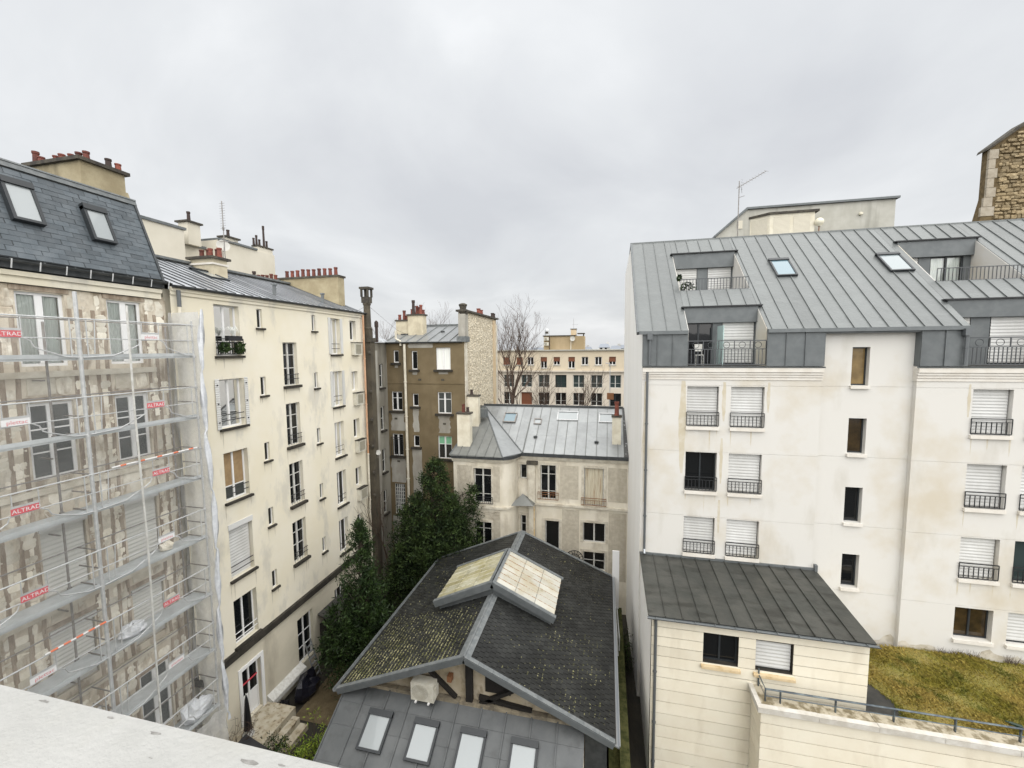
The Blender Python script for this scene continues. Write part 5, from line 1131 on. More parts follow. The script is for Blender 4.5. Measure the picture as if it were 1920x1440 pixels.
for k in range(1, nn):
    p = WLp.lerp(WRp, k/nn); t_ = (p.x-WLp.x)/(WRp.x-WLp.x); dirv = V((0.0, 5.0, 2.3)).normalized()
    # seam runs straight up the slope until it meets a hip
    nrm = (WLp-AP).cross(WRp-AP).normalized(); dv_ = V((0, 1, 0)); dv_ = (dv_-nrm*dv_.dot(nrm)).normalized()
    edge = (AP-WLp) if p.x < AP.x else (AP-WRp); b0 = WLp if p.x < AP.x else WRp
    # solve p + s*dv = b0 + t*edge in xy
    det = dv_.x*(-edge.y)-dv_.y*(-edge.x); rx, ry = b0.x-p.x, b0.y-p.y; s_ = (rx*(-edge.y)-ry*(-edge.x))/det
    MB().tube([tuple(p+V((0, 0, .02))), tuple(p+dv_*max(0.2, s_)+V((0, 0, .02)))], 0.025, 4).build('seam', 'zinc_grey', ds)
for a, b in ((AP, WRp), (AP, VRp), (AP, WLp)): MB().tube([tuple(a+V((0, 0, .03))), tuple(b+V((0, 0, .03)))], 0.035, 5).build('hip_roll', 'lead', pv)
pbox('ridge_cap', 'gutter', pv, WORLD, -8.3, 1.05, 27.42, 27.6, 11.72, 11.84)
MB().prism([(-8.9, 27.55, 11.72), (-8.9, 31, 9.5), (-8.9, 31, 9.3), (-8.9, 27.55, 11.5)], (9.9, 0, 0)).build('rear_slope', 'zinc_grey', pv)
MB().box(-8.8, 1.0, 30.5, 30.8, 0, 9.4).build('rear_wall', 'pav_plaster', pv)
def gb_(z): return (z-9.46)/2.27*GL
skylight(groof, FGR, -3.1, -1.75, 3.0, 3.85, 'skylight_glass', fm='galv', hood=False); skylight(groof, FGR, -0.45, 0.75, 2.9, 3.75, 'skylight_glass', fm='galv', hood=False)
skylight(groof, FGR, -4.55, -4.05, 2.55, 3.05, 'skylight_glass', fm='galv_dark', hood=False)
FGX = Fr((0, 23.73, 9.5), (1, 0, 0), (0, -2.27, 3.75), gv); skylight(groof, FGX, -6.6, -5.75, 2.6, 3.5, 'skylight_blue', fm='galv_dark', hood=False)
for (a, b) in ((-4.25, 1.35), (-0.55, 1.1)):
    p = FGR.p(a, 0.02, b); MB().lathe(tuple(p), [(0.11, -0.05), (0.11, 0.05), (0.14, 0.07), (0.02, 0.11)], 8).build('roof_vent', 'gutter', groof)
mb = MB(FGR); mb.box(1.0, 1.26, 0.03, 0.06, 0, GL); mb.build('edge_membrane', 'membrane_wet', groof)
chimney(pv, -8.75, -7.95, 23.3, 23.75, 9.5, 11.75, 'chimney_white', 0.05, [(-8.4, 23.5, .45), (-8.15, 23.55, .3, 'pot_dark')], ph=0.4)
chimney(pv, -8.75, -8.0, 25.2, 25.6, 10.4, 12.6, 'chimney_white', 0.05, [(-8.5, 25.4, .3, 'pot_dark')])
chimney(pv, 0.35, 0.85, 24.6, 24.95, 9.8, 11.6, 'chimney_white', 0.05, [(0.6, 24.78, 0.85)], ph=0.85, pr=0.13)
MB().box(-8.1, -7.6, 25.6, 26.0, 11.2, 11.75).build('roof_cowl', 'zinc_dark', pv)
# little zinc porch roof in the corner and soil pipe
pr = MB(); q = [(-5.5, 23.1, 6.42), (-4.1, 23.3, 6.42), (-4.1, 24.0, 6.42), (-5.3, 24.0, 6.42)]; ap = (-4.85, 23.8, 6.95)
for k in range(4): pr.poly([q[k], q[(k+1) % 4], ap])
pr.build('porch_roof', 'zinc_grey', pv)
pbox('pilaster', 'pav_trim', pv, FG, -4.5, -4.1, 0.003, 0.2, 3.0, 8.75); pbox('nest_ledge', 'cap_dark', pv, FG, -4.6, -3.95, 0.0, 0.28, 8.76, 8.95)
pbox('stain', 'rust_stain', pv, FG, -4.2, -4.11, 0.201, 0.204, 3.6, 6.2)
t = thing('wheel_trellis', 'round black iron fan trellis fixed to the stained house wall', 'trellis', (-1.75, 23.9, 3.3)); mb = MB(FG)
for r in (0.5, 0.3, 0.1): mb.tube([(-1.75+r*math.cos(w), 0.06, 3.15+r*math.sin(w)) for w in [k*math.pi/12 for k in range(13)]], 0.022, 4)
for k in range(9): w_ = k*math.pi/8; mb.tube([(-1.75+.1*math.cos(w_), .06, 3.15+.1*math.sin(w_)), (-1.75+.5*math.cos(w_), .06, 3.15+.5*math.sin(w_))], 0.014, 4)
mb.box(-1.78, -1.72, 0.0, 0.08, 2.6, 3.2); mb.build('grille', 'black_iron', t)
# climbing vine stems on the house
mb = MB(); rn = random.Random(9)
def vine(x, z, d, ang, ln, r, F, xa, xb, zb):
    for _ in range(int(ln/0.25)):
        nx, nz = x+0.25*math.cos(ang), z+0.25*math.sin(ang)
        if not (xa < nx < xb and 2.5 < nz < zb): break
        if any(h_[0]-.12 < nx < h_[1]+.12 and h_[2]-.1 < nz < h_[3]+.12 for h_ in wh): break
        mb.tube([F.p(x, 0.03, z)[:], F.p(nx, 0.03, nz)[:]], [r, r*0.93], 3, False); x, z = nx, nz; r *= 0.93; ang += rn.uniform(-.45, .45)+0.06*(math.pi/2-ang)
        if rn.random() < 0.38 and d < 4: vine(x, z, d+1, ang+rn.choice((-1, 1))*rn.uniform(.5, 1.1), ln*0.6, r*0.7, F, xa, xb, zb)
for x in (-6.3, -6.1, -8.2, -8.5): vine(x, 2.8, 0, 1.5, 7, 0.028, FW, -8.8, -5.95, 8.95)
mb.build('climbing_vine', 'vine_wood', label='leafless climbing vine spreading over the stained house wall', cat='vine')
# ================================================================== brown rendered building at the back
bb = thing('brown_building', 'brown rendered back building with patched plaster, zinc roof and rubble end wall', 'building', (-11.5, 28, 0))
FE = FY(25.0); FEL = FX(-14.25)
eh = {'a': (-10.74, -9.75, 14.34, 15.75), 'b': (-12.46, -12.04, 14.34, 15.55), 'c': (-13.76, -13.36, 14.79, 15.60), 'd': (-10.70, -9.74, 11.48, 12.88), 'e': (-12.47, -12.04, 11.91, 12.75), 'f': (-13.98, -13.20, 11.60, 12.87),
      'g': (-10.74, -9.77, 8.49, 10.0), 'h': (-12.48, -12.04, 9.2, 9.97), 'i': (-14.02, -13.22, 8.53, 10.02), 'j': (-13.95, -13.2, 4.5, 6.6)}
wall_mesh(FE, -14.25, -8.8, 0, 16.1, list(eh.values()), 0.25).build('wall', 'brown_render', bb)
lh = [(24.05, 24.5, z, z+1.55) for z in (13.2, 10.4, 7.6, 4.8)]
wall_mesh(FEL, 22.0, 25.0, 0, 16.1, lh, 0.25).build('return_wall', 'soot_render', bb)
for k, h in eh.items():
    kw = dict(dep=0.1, fw=0.06, mw=0.1)
    if k == 'a': w = window(bb, FE, *h, panes=['curtain', 'curtain'], **kw)
    elif k == 'g': w = window(bb, FE, *h, trans=(0.65,), panes=['dark_glass', 'green_blind', 'dark_glass', 'green_blind'], **kw)
    elif k == 'j':
        w = window(bb, FE, *h, leaves=5, trans=tuple(q/8 for q in range(1, 8)), fm='grey_white', pm='grey_glass', dep=0.05, fw=0.04, mw=0.05, name='glass_block_window')
    elif k in 'bceh': w = window(bb, FE, *h, leaves=1, **kw)
    else: w = window(bb, FE, *h, trans=(0.68,) if k in 'df' else (), pm='grey_glass' if k == 'd' else 'dark_glass', **kw)
    if k != 'j': pbox('sill', 'stone_trim', w, FE, h[0]-0.14, h[1]+0.14, -0.1, 0.16, h[2]-0.14, h[2]-0.002)
    if k == 'i': railing(w, FE, h[0]-0.02, h[1]+0.02, 0.14, h[2]+0.02, h[2]+1.3, 0.16, 'black_iron')
for h in lh:
    w = window(bb, FEL, *h, leaves=1, trans=(0.5,), dep=0.1, fm='grey_white'); pbox('sill', 'stone_trim', w, FEL, h[0]-0.08, h[1]+0.08, -0.1, 0.14, h[2]-0.12, h[2]-0.002)
# raw plaster patches under the sills and along the corner
def patch(F, a0, a1, z0, z1, mt, seed, jag=0.08):
    rn = random.Random(seed); n = 9; mb = MB(F); L_ = [(a0+rn.uniform(0, jag), 0.004, z0+(z1-z0)*k/n) for k in range(n+1)]; R_ = [(a1-rn.uniform(0, jag), 0.004, z0+(z1-z0)*k/n) for k in range(n+1)]
    for k in range(n): mb.poly([L_[k], R_[k], R_[k+1], L_[k+1]])
    return mb.build('plaster_patch', mt, bb)
patch(FE, -10.7, -9.8, 10.2, 11.33, 'patch_grey', 1, .12); patch(FE, -12.5, -12.0, 10.2, 11.75, 'patch_grey', 2); patch(FE, -12.6, -11.85, 5.5, 9.02, 'patch_grey', 3); patch(FE, -14.1, -13.0, 10.25, 11.4, 'patch_grey', 4, .15)
patch(FE, -14.2, -13.05, 6.7, 8.38, 'patch_grey', 5, .1); patch(FE, -14.2, -12.9, 2.0, 4.4, 'patch_grey', 6, .1); patch(FE, -10.6, -9.9, 14.05, 14.19, 'patch_grey', 7); patch(FE, -12.45, -12.05, 14.0, 14.19, 'patch_grey', 8); patch(FE, -13.7, -13.4, 14.45, 14.64, 'patch_grey', 9)
patch(FEL, 23.5, 23.95, 3, 15.6, 'patch_grey', 10, .15); patch(FE, -12.7, -10.9, 15.75, 16.05, 'patch_grey', 12, .1)
pbox('string_course', 'brown_render', bb, FE, -14.2, -8.82, 0.003, 0.04, 13.42, 13.50)
for (x, z) in ((-11.9, 13.62), (-10.3, 13.62), (-13.7, 11.0), (-10.25, 10.75), (-13.6, 8.1)): pbox('vent_grille', 'cap_dark', bb, FE, x-0.1, x+0.1, 0.005, 0.02, z, z+0.12)
pipe(bb, [(-12.88, 24.88, 16.0), (-12.88, 24.88, 1.0)], 0.085, 'pipe_cream', collars=[(-12.88, 24.88, z) for z in (13.5, 11.2, 9, 7)])
MB().tube([(-13.15, 24.9, 15.9), (-13.15, 24.85, 16.2), (-13.45, 24.85, 16.35), (-13.45, 24.85, 16.9)], 0.07, 7).build('vent_pipe', 'pipe_cream', bb)
ev = V((0, 3.7, 1.2)); FER = Fr((0, 24.8, 16.12), (1, 0, 0), (0, -1.2, 3.7), ev); eroof = zinc_roof(bb, FER, -14.2, -8.95, 0, ev.length, 0.72, 'zinc_bright', seam=0.06)
MB().prism([(-14.2, 28.45, 17.34), (-14.2, 33, 16.0), (-14.2, 33, 15.9), (-14.2, 28.45, 17.2)], (5.2, 0, 0)).build('rear_slope', 'zinc_grey', bb)
pbox('ridge_cap', 'lead', bb, WORLD, -14.2, -8.95, 28.4, 28.6, 17.33, 17.45)
sv2 = V((-3.2, 0, 1.1)); FEL2 = Fr((-14.1, 0, 16.12), (0, 1, 0), (1.1, 0, 3.2), sv2); zinc_roof(bb, FEL2, 22.1, 25.6, 0, sv2.length, 0.7, 'zinc_wet', seam=0.06)
gutter(bb, FE, -14.2, -8.9, 0.17, 16.12, 0.075)
sk = FER.p(-11.0, 0.02, 2.2); MB().lathe(tuple(sk), [(0.14, -.05), (0.14, .08), (0.02, .12)], 8).build('roof_vent', 'gutter', eroof)
skylight(eroof, FER, -13.9, -13.2, 1.7, 2.3, 'dark_glass', h=0.08)
chimney(bb, -13.3, -12.2, 26.3, 26.9, 16.4, 17.95, 'chimney_cream', 0.07, [(-13.1, 26.6, .35), (-12.95, 26.5, 1.0, 'pot_dark'), (-12.75, 26.6, .6), (-12.55, 26.6, .5), (-12.4, 26.5, .62), (-12.28, 26.6, .3)], pr=0.11)
chimney(bb, -14.3, -13.32, 26.5, 26.85, 16.4, 17.6, 'chimney_cream', 0.05, [(-14.1, 26.7, .4), (-13.75, 26.7, .72), (-13.55, 26.7, .3)], pr=0.11)
# rubble end wall
MB().box(-9.15, -8.8, 25.05, 32.8, 6, 18.0).build('end_wall', 'gable_rubble', bb)
rn = random.Random(77); gs = stone_variants('gable_stone', 8, 9); y = 26.05; gw_ = bb.children[-1]
gm_ = MB()
for k in range(2300):
    yy, z = rn.uniform(26.0, 31.7), rn.uniform(10.6, 17.95); w_, h_ = rn.uniform(.05, .13), rn.uniform(.03, .07); i = len(gm_.v); d = rn.uniform(.015, .045)
    for (a, b) in ((-w_, -h_*.6), (0, -h_), (w_, -h_*.5), (w_*.9, h_*.6), (0, h_), (-w_, h_*.5)): gm_.v.append(V((-8.799, yy+a*rn.uniform(.8, 1.1), z+b)))
    gm_.v.append(V((-8.799+d, yy, z)))
    for q in range(6): gm_.f.append((i+q, i+(q+1) % 6, i+6))
gm_.build('rubble_facing', 'gable_stone', gw_, kind='stuff')
pbox('quoin_strip', 'orange_render', bb, WORLD, -8.8, -8.74, 31.75, 32.4, 6, 17.9); pbox('quoin_strip', 'pav_trim', bb, WORLD, -8.82, -8.72, 32.4, 32.85, 6, 17.6)
MB().prism([(-8.76, 25.0, 6), (-8.76, 25.9, 6), (-8.76, 25.7, 12.6), (-8.76, 25.45, 12.9), (-8.76, 25.45, 16.2), (-8.76, 25.0, 16.2)], (-0.05, 0, 0)).build('plaster_strip', 'pav_trim', bb)
stk = MB().box(-9.16, -8.72, 24.95, 25.6, 16.2, 17.85).build('chimney', 'patch_grey', bb); pbox('flashing', 'lead', stk, WORLD, -9.25, -8.65, 24.85, 25.65, 16.1, 16.45)
MB().box(-9.3, -8.62, 24.9, 32.95, 18.0, 18.12).build('coping', 'cap_dark', bb)
MB().lathe((-8.95, 25.3, 17.85), [(.3, 0), (.34, .25), (.3, .3), (.2, .32), (.24, .5), (.28, .55), (.28, .62), (.1, .7)], 10).build('chimney_cowl', 'cap_dark', bb)
for (y, h, m_) in ((28.6, .4, 'terracotta'), (29.2, .35, 'terracotta'), (32.3, .38, 'pot_dark'), (32.6, .35, 'pot_dark')): pot(bb, -8.95, y, 18.12, h, .15, m_)
# flue stack in the corner
fl = thing('flue_stack', 'tall dark sooty flue stack with a lantern cap in the courtyard corner', 'chimney', (-13.85, 22.3, 0))
MB().box(-14.2, -13.6, 22.05, 22.55, 0, 16.1).build('shaft', 'flue_render', fl); MB().box(-14.22, -13.55, 21.98, 22.62, 16.1, 16.35).build('shoulder', 'cap_dark', fl)
MB().box(-14.08, -13.68, 22.1, 22.5, 16.35, 16.9).build('neck', 'flue_render', fl)
MB().lathe((-13.88, 22.3, 16.9), [(.26, 0), (.21, .1), (.19, 1.35), (.23, 1.4), (.23, 1.48), (.2, 1.5)], 10).build('pipe', 'flue_render', fl)
c_ = MB()
for (dx, dy) in ((-.2, -.2), (.2, -.2), (.2, .2), (-.2, .2)): c_.box(-13.88+dx-.05, -13.88+dx+.05, 22.3+dy-.05, 22.3+dy+.05, 18.75, 19.2)
c_.box(-14.1, -13.66, 22.08, 22.52, 18.4, 18.75).box(-14.18, -13.58, 22.0, 22.6, 19.2, 19.32); c_.build('lantern_cap', 'cap_dark', fl)
p2 = MB(); p2.lathe((-13.6, 22.8, 16.1), [(.09, 0), (.09, .9), (.12, .92), (.12, 1.2), (.05, 1.3)], 8); p2.build('side_flue', 'pot_dark', fl)
for k, z in enumerate((15.4, 13.1, 11.4, 9.8, 8.2, 6.8)):
    MB().lathe((-13.62, 21.95, z), [(.05, 0), (.09, .03), (.09, .14), (.03, .18)], 8).build('pipe_elbow', 'cap_dark', fl)
mb = MB(); mb.tube([(-13.9, 22.4, 18.3), (-13.3, 24.8, 16.9), (-12.9, 26.2, 16.5)], .008, 3); mb.tube([(-14.0, 22.3, 18.2), (-15.5, 22.5, 17.6)], .008, 3); mb.build('guy_wire', 'pot_dark', fl)
# satellite dish low on the wall
dish('small tilted dish low on the sooty corner wall', (-13.55, 22.4, 9.4), 0.16, (0.8, -0.5, 0.2))

# ================================================================== buildings behind
b1 = thing('rear_block', 'plain cream gable block rising behind the slate mansard', 'building', (-26, 18, 0))
MB().box(-30, -24, 14, 19.85, 0, 22.65).build('wall', 'far_cream', b1); MB().box(-30.1, -23.92, 13.9, 19.95, 22.65, 22.8).build('coping', 'lead', b1)
b2 = thing('rear_apartment_block', 'cream rendered block with rooftop flues behind the striped zinc roof', 'building', (-27, 23, 0))
MB().box(-30, -25.0, 19.9, 22.0, 0, 22.1).build('wall', 'far_cream', b2); MB().box(-30, -24.9, 19.95, 22.0, 22.1, 22.25).build('coping', 'lead', b2)
MB().box(-30, -24.0, 22.0, 26.6, 0, 22.65).build('wall', 'far_cream', b2); MB().box(-30, -23.9, 22.0, 25.0, 22.65, 22.78).build('coping', 'lead', b2)
chimney(b2, -25.3, -24.6, 20.6, 21.4, 22.1, 23.4, 'far_cream', .12, [(-24.95, 21.0, .6, 'pot_dark')], pr=.10)
chimney(b2, -24.9, -24.4, 23.0, 23.9, 22.7, 23.1, 'far_cream', .12, [(-24.65, 23.4, .45, 'pot_dark')], pr=.10)
chimney(b2, -24.5, -24.05, 25.2, 26.5, 22.65, 23.0, 'far_cream', .06, [(-24.3, 25.35, .75, 'pot_dark'), (-24.3, 25.6, .5, 'pot_dark'), (-24.25, 25.95, 1.5, 'pot_dark'), (-24.3, 26.25, .55, 'pot_dark'), (-24.3, 25.1, .45, 'pot_dark')], pr=.075)
# far hotel block
F7 = FY(70)
ho = thing('long_apartment_block', 'long ochre apartment block with banded windows beyond the bare trees', 'building', (-8, 74, 0))
r1x = [-22.0, -17.55, -15.2, -13.3, -11.0, -8.8, -6.3, -4.1, -1.9, 0.35]
r2x = [-23.5, -20.5, -17.5, -14.4, -11.4, -8.5, -5.5, -2.55, 0.45]
hh1 = [(x, x+1.1, (12.35 if i in (4, 6) else 12.9), 14.25) for i, x in enumerate(r1x)]; hh2 = [(x, x+1.9, z, z+2.15) for x in r2x for z in (9.08, 6.06, 3.0)]
wall_mesh(F7, -26, 5, 12.0, 15.3, hh1, .35).build('upper_wall', 'hotel_ochre', ho); wall_mesh(F7, -26, 5, 0, 11.75, hh2, .45).build('wall', 'hotel_stone', ho)
mb = MB(F7); mb.box(-26, 5, -.4, .3, 11.75, 12.0).box(-26, 5, -.4, .12, 11.5, 11.6); mb.build('string_course', 'hotel_stone', ho); mb = MB(F7); mb.box(-26, 5, -9, .35, 15.3, 15.48); mb.build('roof_slab', 'concrete', ho)
for i, h in enumerate(hh1):
    w = window(ho, F7, *h, dep=.25, fw=.08, mw=.12, fm='white_paint', pm='dark_glass')
    if i in (1, 2, 4, 5, 6, 9): pbox('roller_shutter', 'brown_shutter', w, F7, h[0]+.02, h[1]-.02, -.22, -.15, h[3]-(1.3 if i in (1, 2) else .75 if i != 9 else .8), h[3]-.01)
    pbox('sill', 'concrete', w, F7, h[0]-.1, h[1]+.1, -.2, .1, h[2]-.12, h[2]-.002)
for i, h in enumerate(hh2):
    if i == 10: w = window(ho, F7, *h, dep=.3, fm='brown_shutter', panes=['brown_shutter']*4, trans=(.35,), fw=.1)
    else: w = window(ho, F7, *h, dep=.3, trans=(.34,), fm='dark_frame' if i % 5 == 0 else 'grey_white', pm=['teal_glass', 'dark_glass', 'hotel_curtain'][i*7 % 3], fw=.09, mw=.12)
MB().box(-10.6, -3.8, 71, 76, 15.48, 17.75).build('roof_box', 'hotel_box', ho); MB().box(-10.75, -5.2, 70.85, 76, 17.75, 17.92).build('roof_box_cap', 'cap_dark', ho)
hc = MB().box(-6.0, -5.1, 71.2, 72.2, 17.92, 18.9).build('chimney', 'orange_render', ho); pbox('cap', 'cap_dark', hc, WORLD, -6.1, -5.0, 71.1, 72.3, 18.9, 19.0)
MB().box(-4.9, -3.7, 70.85, 73, 18.1, 18.25).build('canopy', 'cap_dark', ho); MB().box(-3.95, -3.75, 70.95, 71.2, 17.75, 18.1).build('canopy_post', 'cap_dark', ho)
pipe(ho, [(-9.6, 70.9, 17.7), (-9.6, 70.9, 15.5)], .06, 'pot_dark'); pipe(ho, [(-5.95, 70.9, 17.7), (-5.95, 70.9, 15.5)], .07, 'pipe_cream')
for z in (16.2, 17.05):
    t = thing('wall_condenser', 'white condenser unit on the far rooftop box, '+('upper' if z > 17 else 'lower')+' of two', 'air conditioner', (-10.1, 70.8, z)); MB().box(-10.5, -9.7, 70.6, 71, z, z+.55).build('casing', 'ac_white', t); MB().box(-10.4, -10.0, 70.57, 70.6, z+.08, z+.47).build('fan_grille', 'grille', t)
t = thing('roof_extractor', 'galvanised roof extractor on the far rooftop box', 'extractor', (-10.1, 71.6, 17.92)); MB().lathe((-10.1, 71.6, 17.92), [(.45, 0), (.42, .3), (.38, .9), (.25, 1.15), (.05, 1.2)], 12).build('hood', 'galv', t); MB().box(-10.35, -9.85, 71.15, 71.25, 18.25, 18.6).build('louvre', 'cap_dark', t)
dish('white dish mounted on the far rooftop box', (-5.65, 70.6, 17.3), 0.42, (0, -1, .1))
ta = antenna('mast_antenna', 'slim antenna mast above the far rooftop chimney', (-5.55, 71.6, 19.0), 1.7, (1, 0.3, 0), [(.7, 1.0, 4, .3)])
# grey concrete building behind the white one
gr = thing('concrete_building', 'grey concrete building with shuttered bay behind the white building', 'building', (12, 33, 0))
MB().prism([(6.7, 30, 0), (16.7, 30, 0), (16.7, 30, 24.35), (8.65, 30, 24.35), (6.85, 30, 22.8)], (0, 6, 0)).build('wall', 'concrete', gr)
MB().prism([(6.75, 29.85, 22.74), (6.75, 29.85, 22.88), (8.6, 29.85, 24.48), (16.85, 29.85, 24.48), (16.85, 29.85, 24.36), (8.66, 29.85, 24.36)], (0, 6.3, 0)).build('roof_edge', 'zinc_dark', gr)
bw = MB().prism([(8.85, 30, 22.0), (9.75, 29.3, 22.0), (12.2, 29.3, 22.0), (12.2, 30, 22.0)], (0, 0, 1.75)).build('bay', 'chimney_white', gr)
MB().prism([(8.75, 30, 23.75), (9.7, 29.2, 23.75), (12.4, 29.2, 23.75), (12.4, 30, 23.75)], (0, 0, .13)).build('bay_hood', 'cap_dark', bw)
for (a, b) in ((9.95, 10.85), (11.05, 11.95)):
    s = corrugated(FY(29.3), a, b, .004, 22.2, 23.6, .07, .015).build('roller_shutter', 'shutter_cream', bw)
FD = Fr((8.85, 30, 0), (0.9, -0.7, 0), (-0.7, -0.9, 0)); corrugated(FD, .1, 1.0, .004, 22.2, 23.6, .07, .015).build('roller_shutter', 'shutter_cream', bw)
pbox('wall_vent', 'shutter_cream', gr, WORLD, 8.1, 8.4, 29.96, 29.99, 23.2, 23.7)
t = thing('globe_lamp', 'cream globe lamp above the zinc ridge beside the shuttered bay', 'lamp', (12.4, 29.2, 22.0)); MB().tube([(12.4, 29.2, 21.9), (12.4, 29.2, 22.85)], .03, 6).build('post', 'rust_metal', t)
MB().lathe((12.4, 29.2, 22.85), [(.08, 0), (.2, .08), (.25, .22), (.22, .37), (.12, .46), (.02, .49)], 14).build('globe', 'globe', t, smooth=True)
t = thing('wall_light', 'small round fitting on the grey concrete wall', 'lamp', (14.9, 29.95, 23.55)); MB().lathe((14.9, 29.9, 23.5), [(.02, 0), (.1, .05), (.1, .15), (.02, .2)], 10).build('globe', 'globe', t)
ya = thing('yagi_antenna', 'directional television antenna pointing up right above the zinc ridge', 'antenna', (8.0, 29.5, 22.0))
MB().tube([(8.0, 29.5, 21.8), (8.0, 29.5, 26.0)], .03, 6).build('mast', 'galv_dark', ya); mb = MB(); p, q = V((8.0, 29.5, 25.65)), V((9.4, 29.2, 26.35)); mb.tube([tuple(p-(q-p)*.1), tuple(q)], .02, 5)
for k in range(10): c = p.lerp(q, k/9); mb.tube([tuple(c+V((.05, -.2, -.12))), tuple(c+V((-.05, .2, .12)))], .008, 4)
mb.build('boom', 'galv_dark', ya); mb = MB()
for dz in (-.28, -.14, .14, .28): mb.tube([(8.05, 29.2, 25.7+dz), (8.25, 29.8, 25.75+dz*1.4)], .01, 4)
mb.tube([(8.0, 29.5, 25.0), (8.3, 29.4, 25.05)], .015, 4); mb.build('reflector', 'galv_dark', ya)
# rubble tower far right
tw2 = thing('rubble_chimney_wall', 'tall golden rubble stone gable wall rising above the zinc roof', 'building', (21.5, 29, 0))
core = MB().prism([(19.65, 28, 0), (24, 28, 0), (24, 28, 28.2), (21.05, 28, 27.0), (19.7, 28, 26.0), (19.7, 28, 23.5), (19.45, 28, 22.2), (19.45, 28, 0)], (0, 0.5, 0)).build('wall', 'tower_mortar', tw2)
for k in range(7):
    z = 22.5+k*.49; wq = .42 if k % 2 else .58
    if z < 25.6: pbox('quoin', 'dressed_stone', core, WORLD, 19.66 if z > 23.3 else 19.66-(23.5-z)*.18, 19.66+wq*.7, 27.97, 28.1, z, z+.47)
MB().prism([(19.55, 27.85, 25.9), (19.6, 27.85, 26.05), (21.0, 27.85, 27.15), (24, 27.85, 28.4), (24, 27.85, 28.25), (21.05, 27.85, 27.0)], (0, 0.8, 0)).build('coping', 'cap_dark', tw2)
ts = stone_variants('tower_stone', 12, 15); rn = random.Random(90); z = 21.9
while z < 27.3:
    h = rn.uniform(.11, .22); x = 20.05+rn.uniform(0, .15)
    while x < 22.0:
        w_ = rn.choice((rn.uniform(.1, .2), rn.uniform(.2, .34), rn.uniform(.3, .5)))
        if z+h < 25.75+(x-19.4)*.70: put_stone(ts, 'y', core, (x+w_/2, 28.0, z+h/2+rn.uniform(-.035, .035)), w_*rn.uniform(.8, 1.08), h*rn.uniform(.6, 1.15), rn.uniform(.02, .10), rn)
        x += w_*1.03
    z += h*1.05
# distant roofs
rn = random.Random(55)
DL = ['leftmost distant house with a low blue-grey roof behind the tallest bare tree', 'second distant house on the skyline behind the tallest bare tree', 'distant house with grey roof just left of the rooftop extractor', 'distant house half hidden behind the far rooftop box', 'tallest distant house right of the far rooftop box', 'narrow distant house between two taller ones right of the rooftop box', 'distant pale house with chimney against the white side wall', 'last distant house mostly hidden by the white side wall']
for k, (x, w_, zt, y) in enumerate(((-36, 9, 15.2, 130), (-28, 7, 16.2, 150), (-21, 8, 15.6, 150), (-13, 7, 16.4, 170), (-3.0, 4.0, 17.4, 160), (1.2, 3.6, 16.6, 150), (5.0, 4.6, 17.0, 170), (10, 6, 16, 150))):
    t = thing('distant_house', DL[k], 'house', (x+w_/2, y, 0), 'distant rooftops on the skyline')
    MB().box(x, x+w_, y, y+10, 0, zt-1.4).build('wall', 'far_wall', t); MB().prism([(x-.2, y-.2, zt-1.4), (x+w_+.2, y-.2, zt-1.4), (x+w_-.6, y+2, zt), (x+.6, y+2, zt)], (0, 8, 0)).build('roof', 'far_roof', t)
    MB().box(x+w_*.7, x+w_*.7+.9, y+2, y+4, zt-1, zt+.7).build('chimney', 'far_wall', t)
    for q in range(max(2, int(w_/1.8))): MB().box(x+.5+q*1.7, x+1.3+q*1.7, y-.06, y, zt-2.8, zt-1.5).build('window', 'dark_glass', t)

# ================================================================== trees
def bare_tree(name, label, base, h, seed, spread=0.5, r0=0.16, group=None, lean=0, depth=6):
    rn = random.Random(seed); t = thing(name, label, 'tree', base, group); tr = MB(); br = MB()
    def grow(p, d, ln, r, dep, mb):
        pts = [p]; rs = [r]; q = p
        for k in range(3):
            d = (d+V((rn.gauss(0, .09), rn.gauss(0, .09), .05))).normalized(); q = q+d*ln/3; pts.append(q); rs.append(max(0.006, r*(1-.13*(k+1))))
        mb.tube([tuple(x) for x in pts], rs, 5 if dep < 2 else 3, False)
        if dep >= depth: return
        n = 2 if dep > 1 else 3
        for k in range(n+(1 if rn.random() < .55 else 0)):
            ax = V((rn.gauss(0, 1), rn.gauss(0, 1), rn.gauss(0, .35))).normalized(); nd = (d*(1.0)+ax*spread*rn.uniform(.6, 1.3)+V((0, 0, .16))).normalized()
            st = pts[3] if k < 2 else pts[rn.choice((1, 2))]; grow(st, nd, ln*rn.uniform(.62, .86), max(0.006, r*.60), dep+1, br)
    b = V(base); d = V((lean, 0, 1)).normalized(); p = b; seg = h*.30; tr.tube([tuple(b), tuple(b+d*seg)], [r0, r0*.85], 7, False)
    grow(b+d*seg, d, h*.22, r0*.82, 0, br)
    for k in range(4):
        w_ = rn.uniform(0, 6.3); grow(b+d*seg*(.75+.06*k), V((math.cos(w_)*.8, math.sin(w_)*.8, .7)).normalized(), h*.17, r0*.4, 2, br)
    tr.build('trunk', 'bark', t); br.build('crown', 'twig', t); return t
bare_tree('bare_tree', 'tallest leafless tree rising beside the rubble end wall', (-11.2, 48, 0), 19.5, 3, .56, .26, lean=.03, depth=7)
bare_tree('bare_tree', 'leafless tree with a thin crown in front of the ochre block', (-7.2, 50, 0), 13.4, 11, .55, .13, depth=5)
bare_tree('bare_tree', 'small leafless tree below the far rooftop chimney', (-3.6, 50, 0), 14.6, 23, .55, .13, depth=5)
bare_tree('bare_tree', 'leafless treetop showing over the brown building chimney', (-21, 48, 0), 19.6, 31, .5, .16)
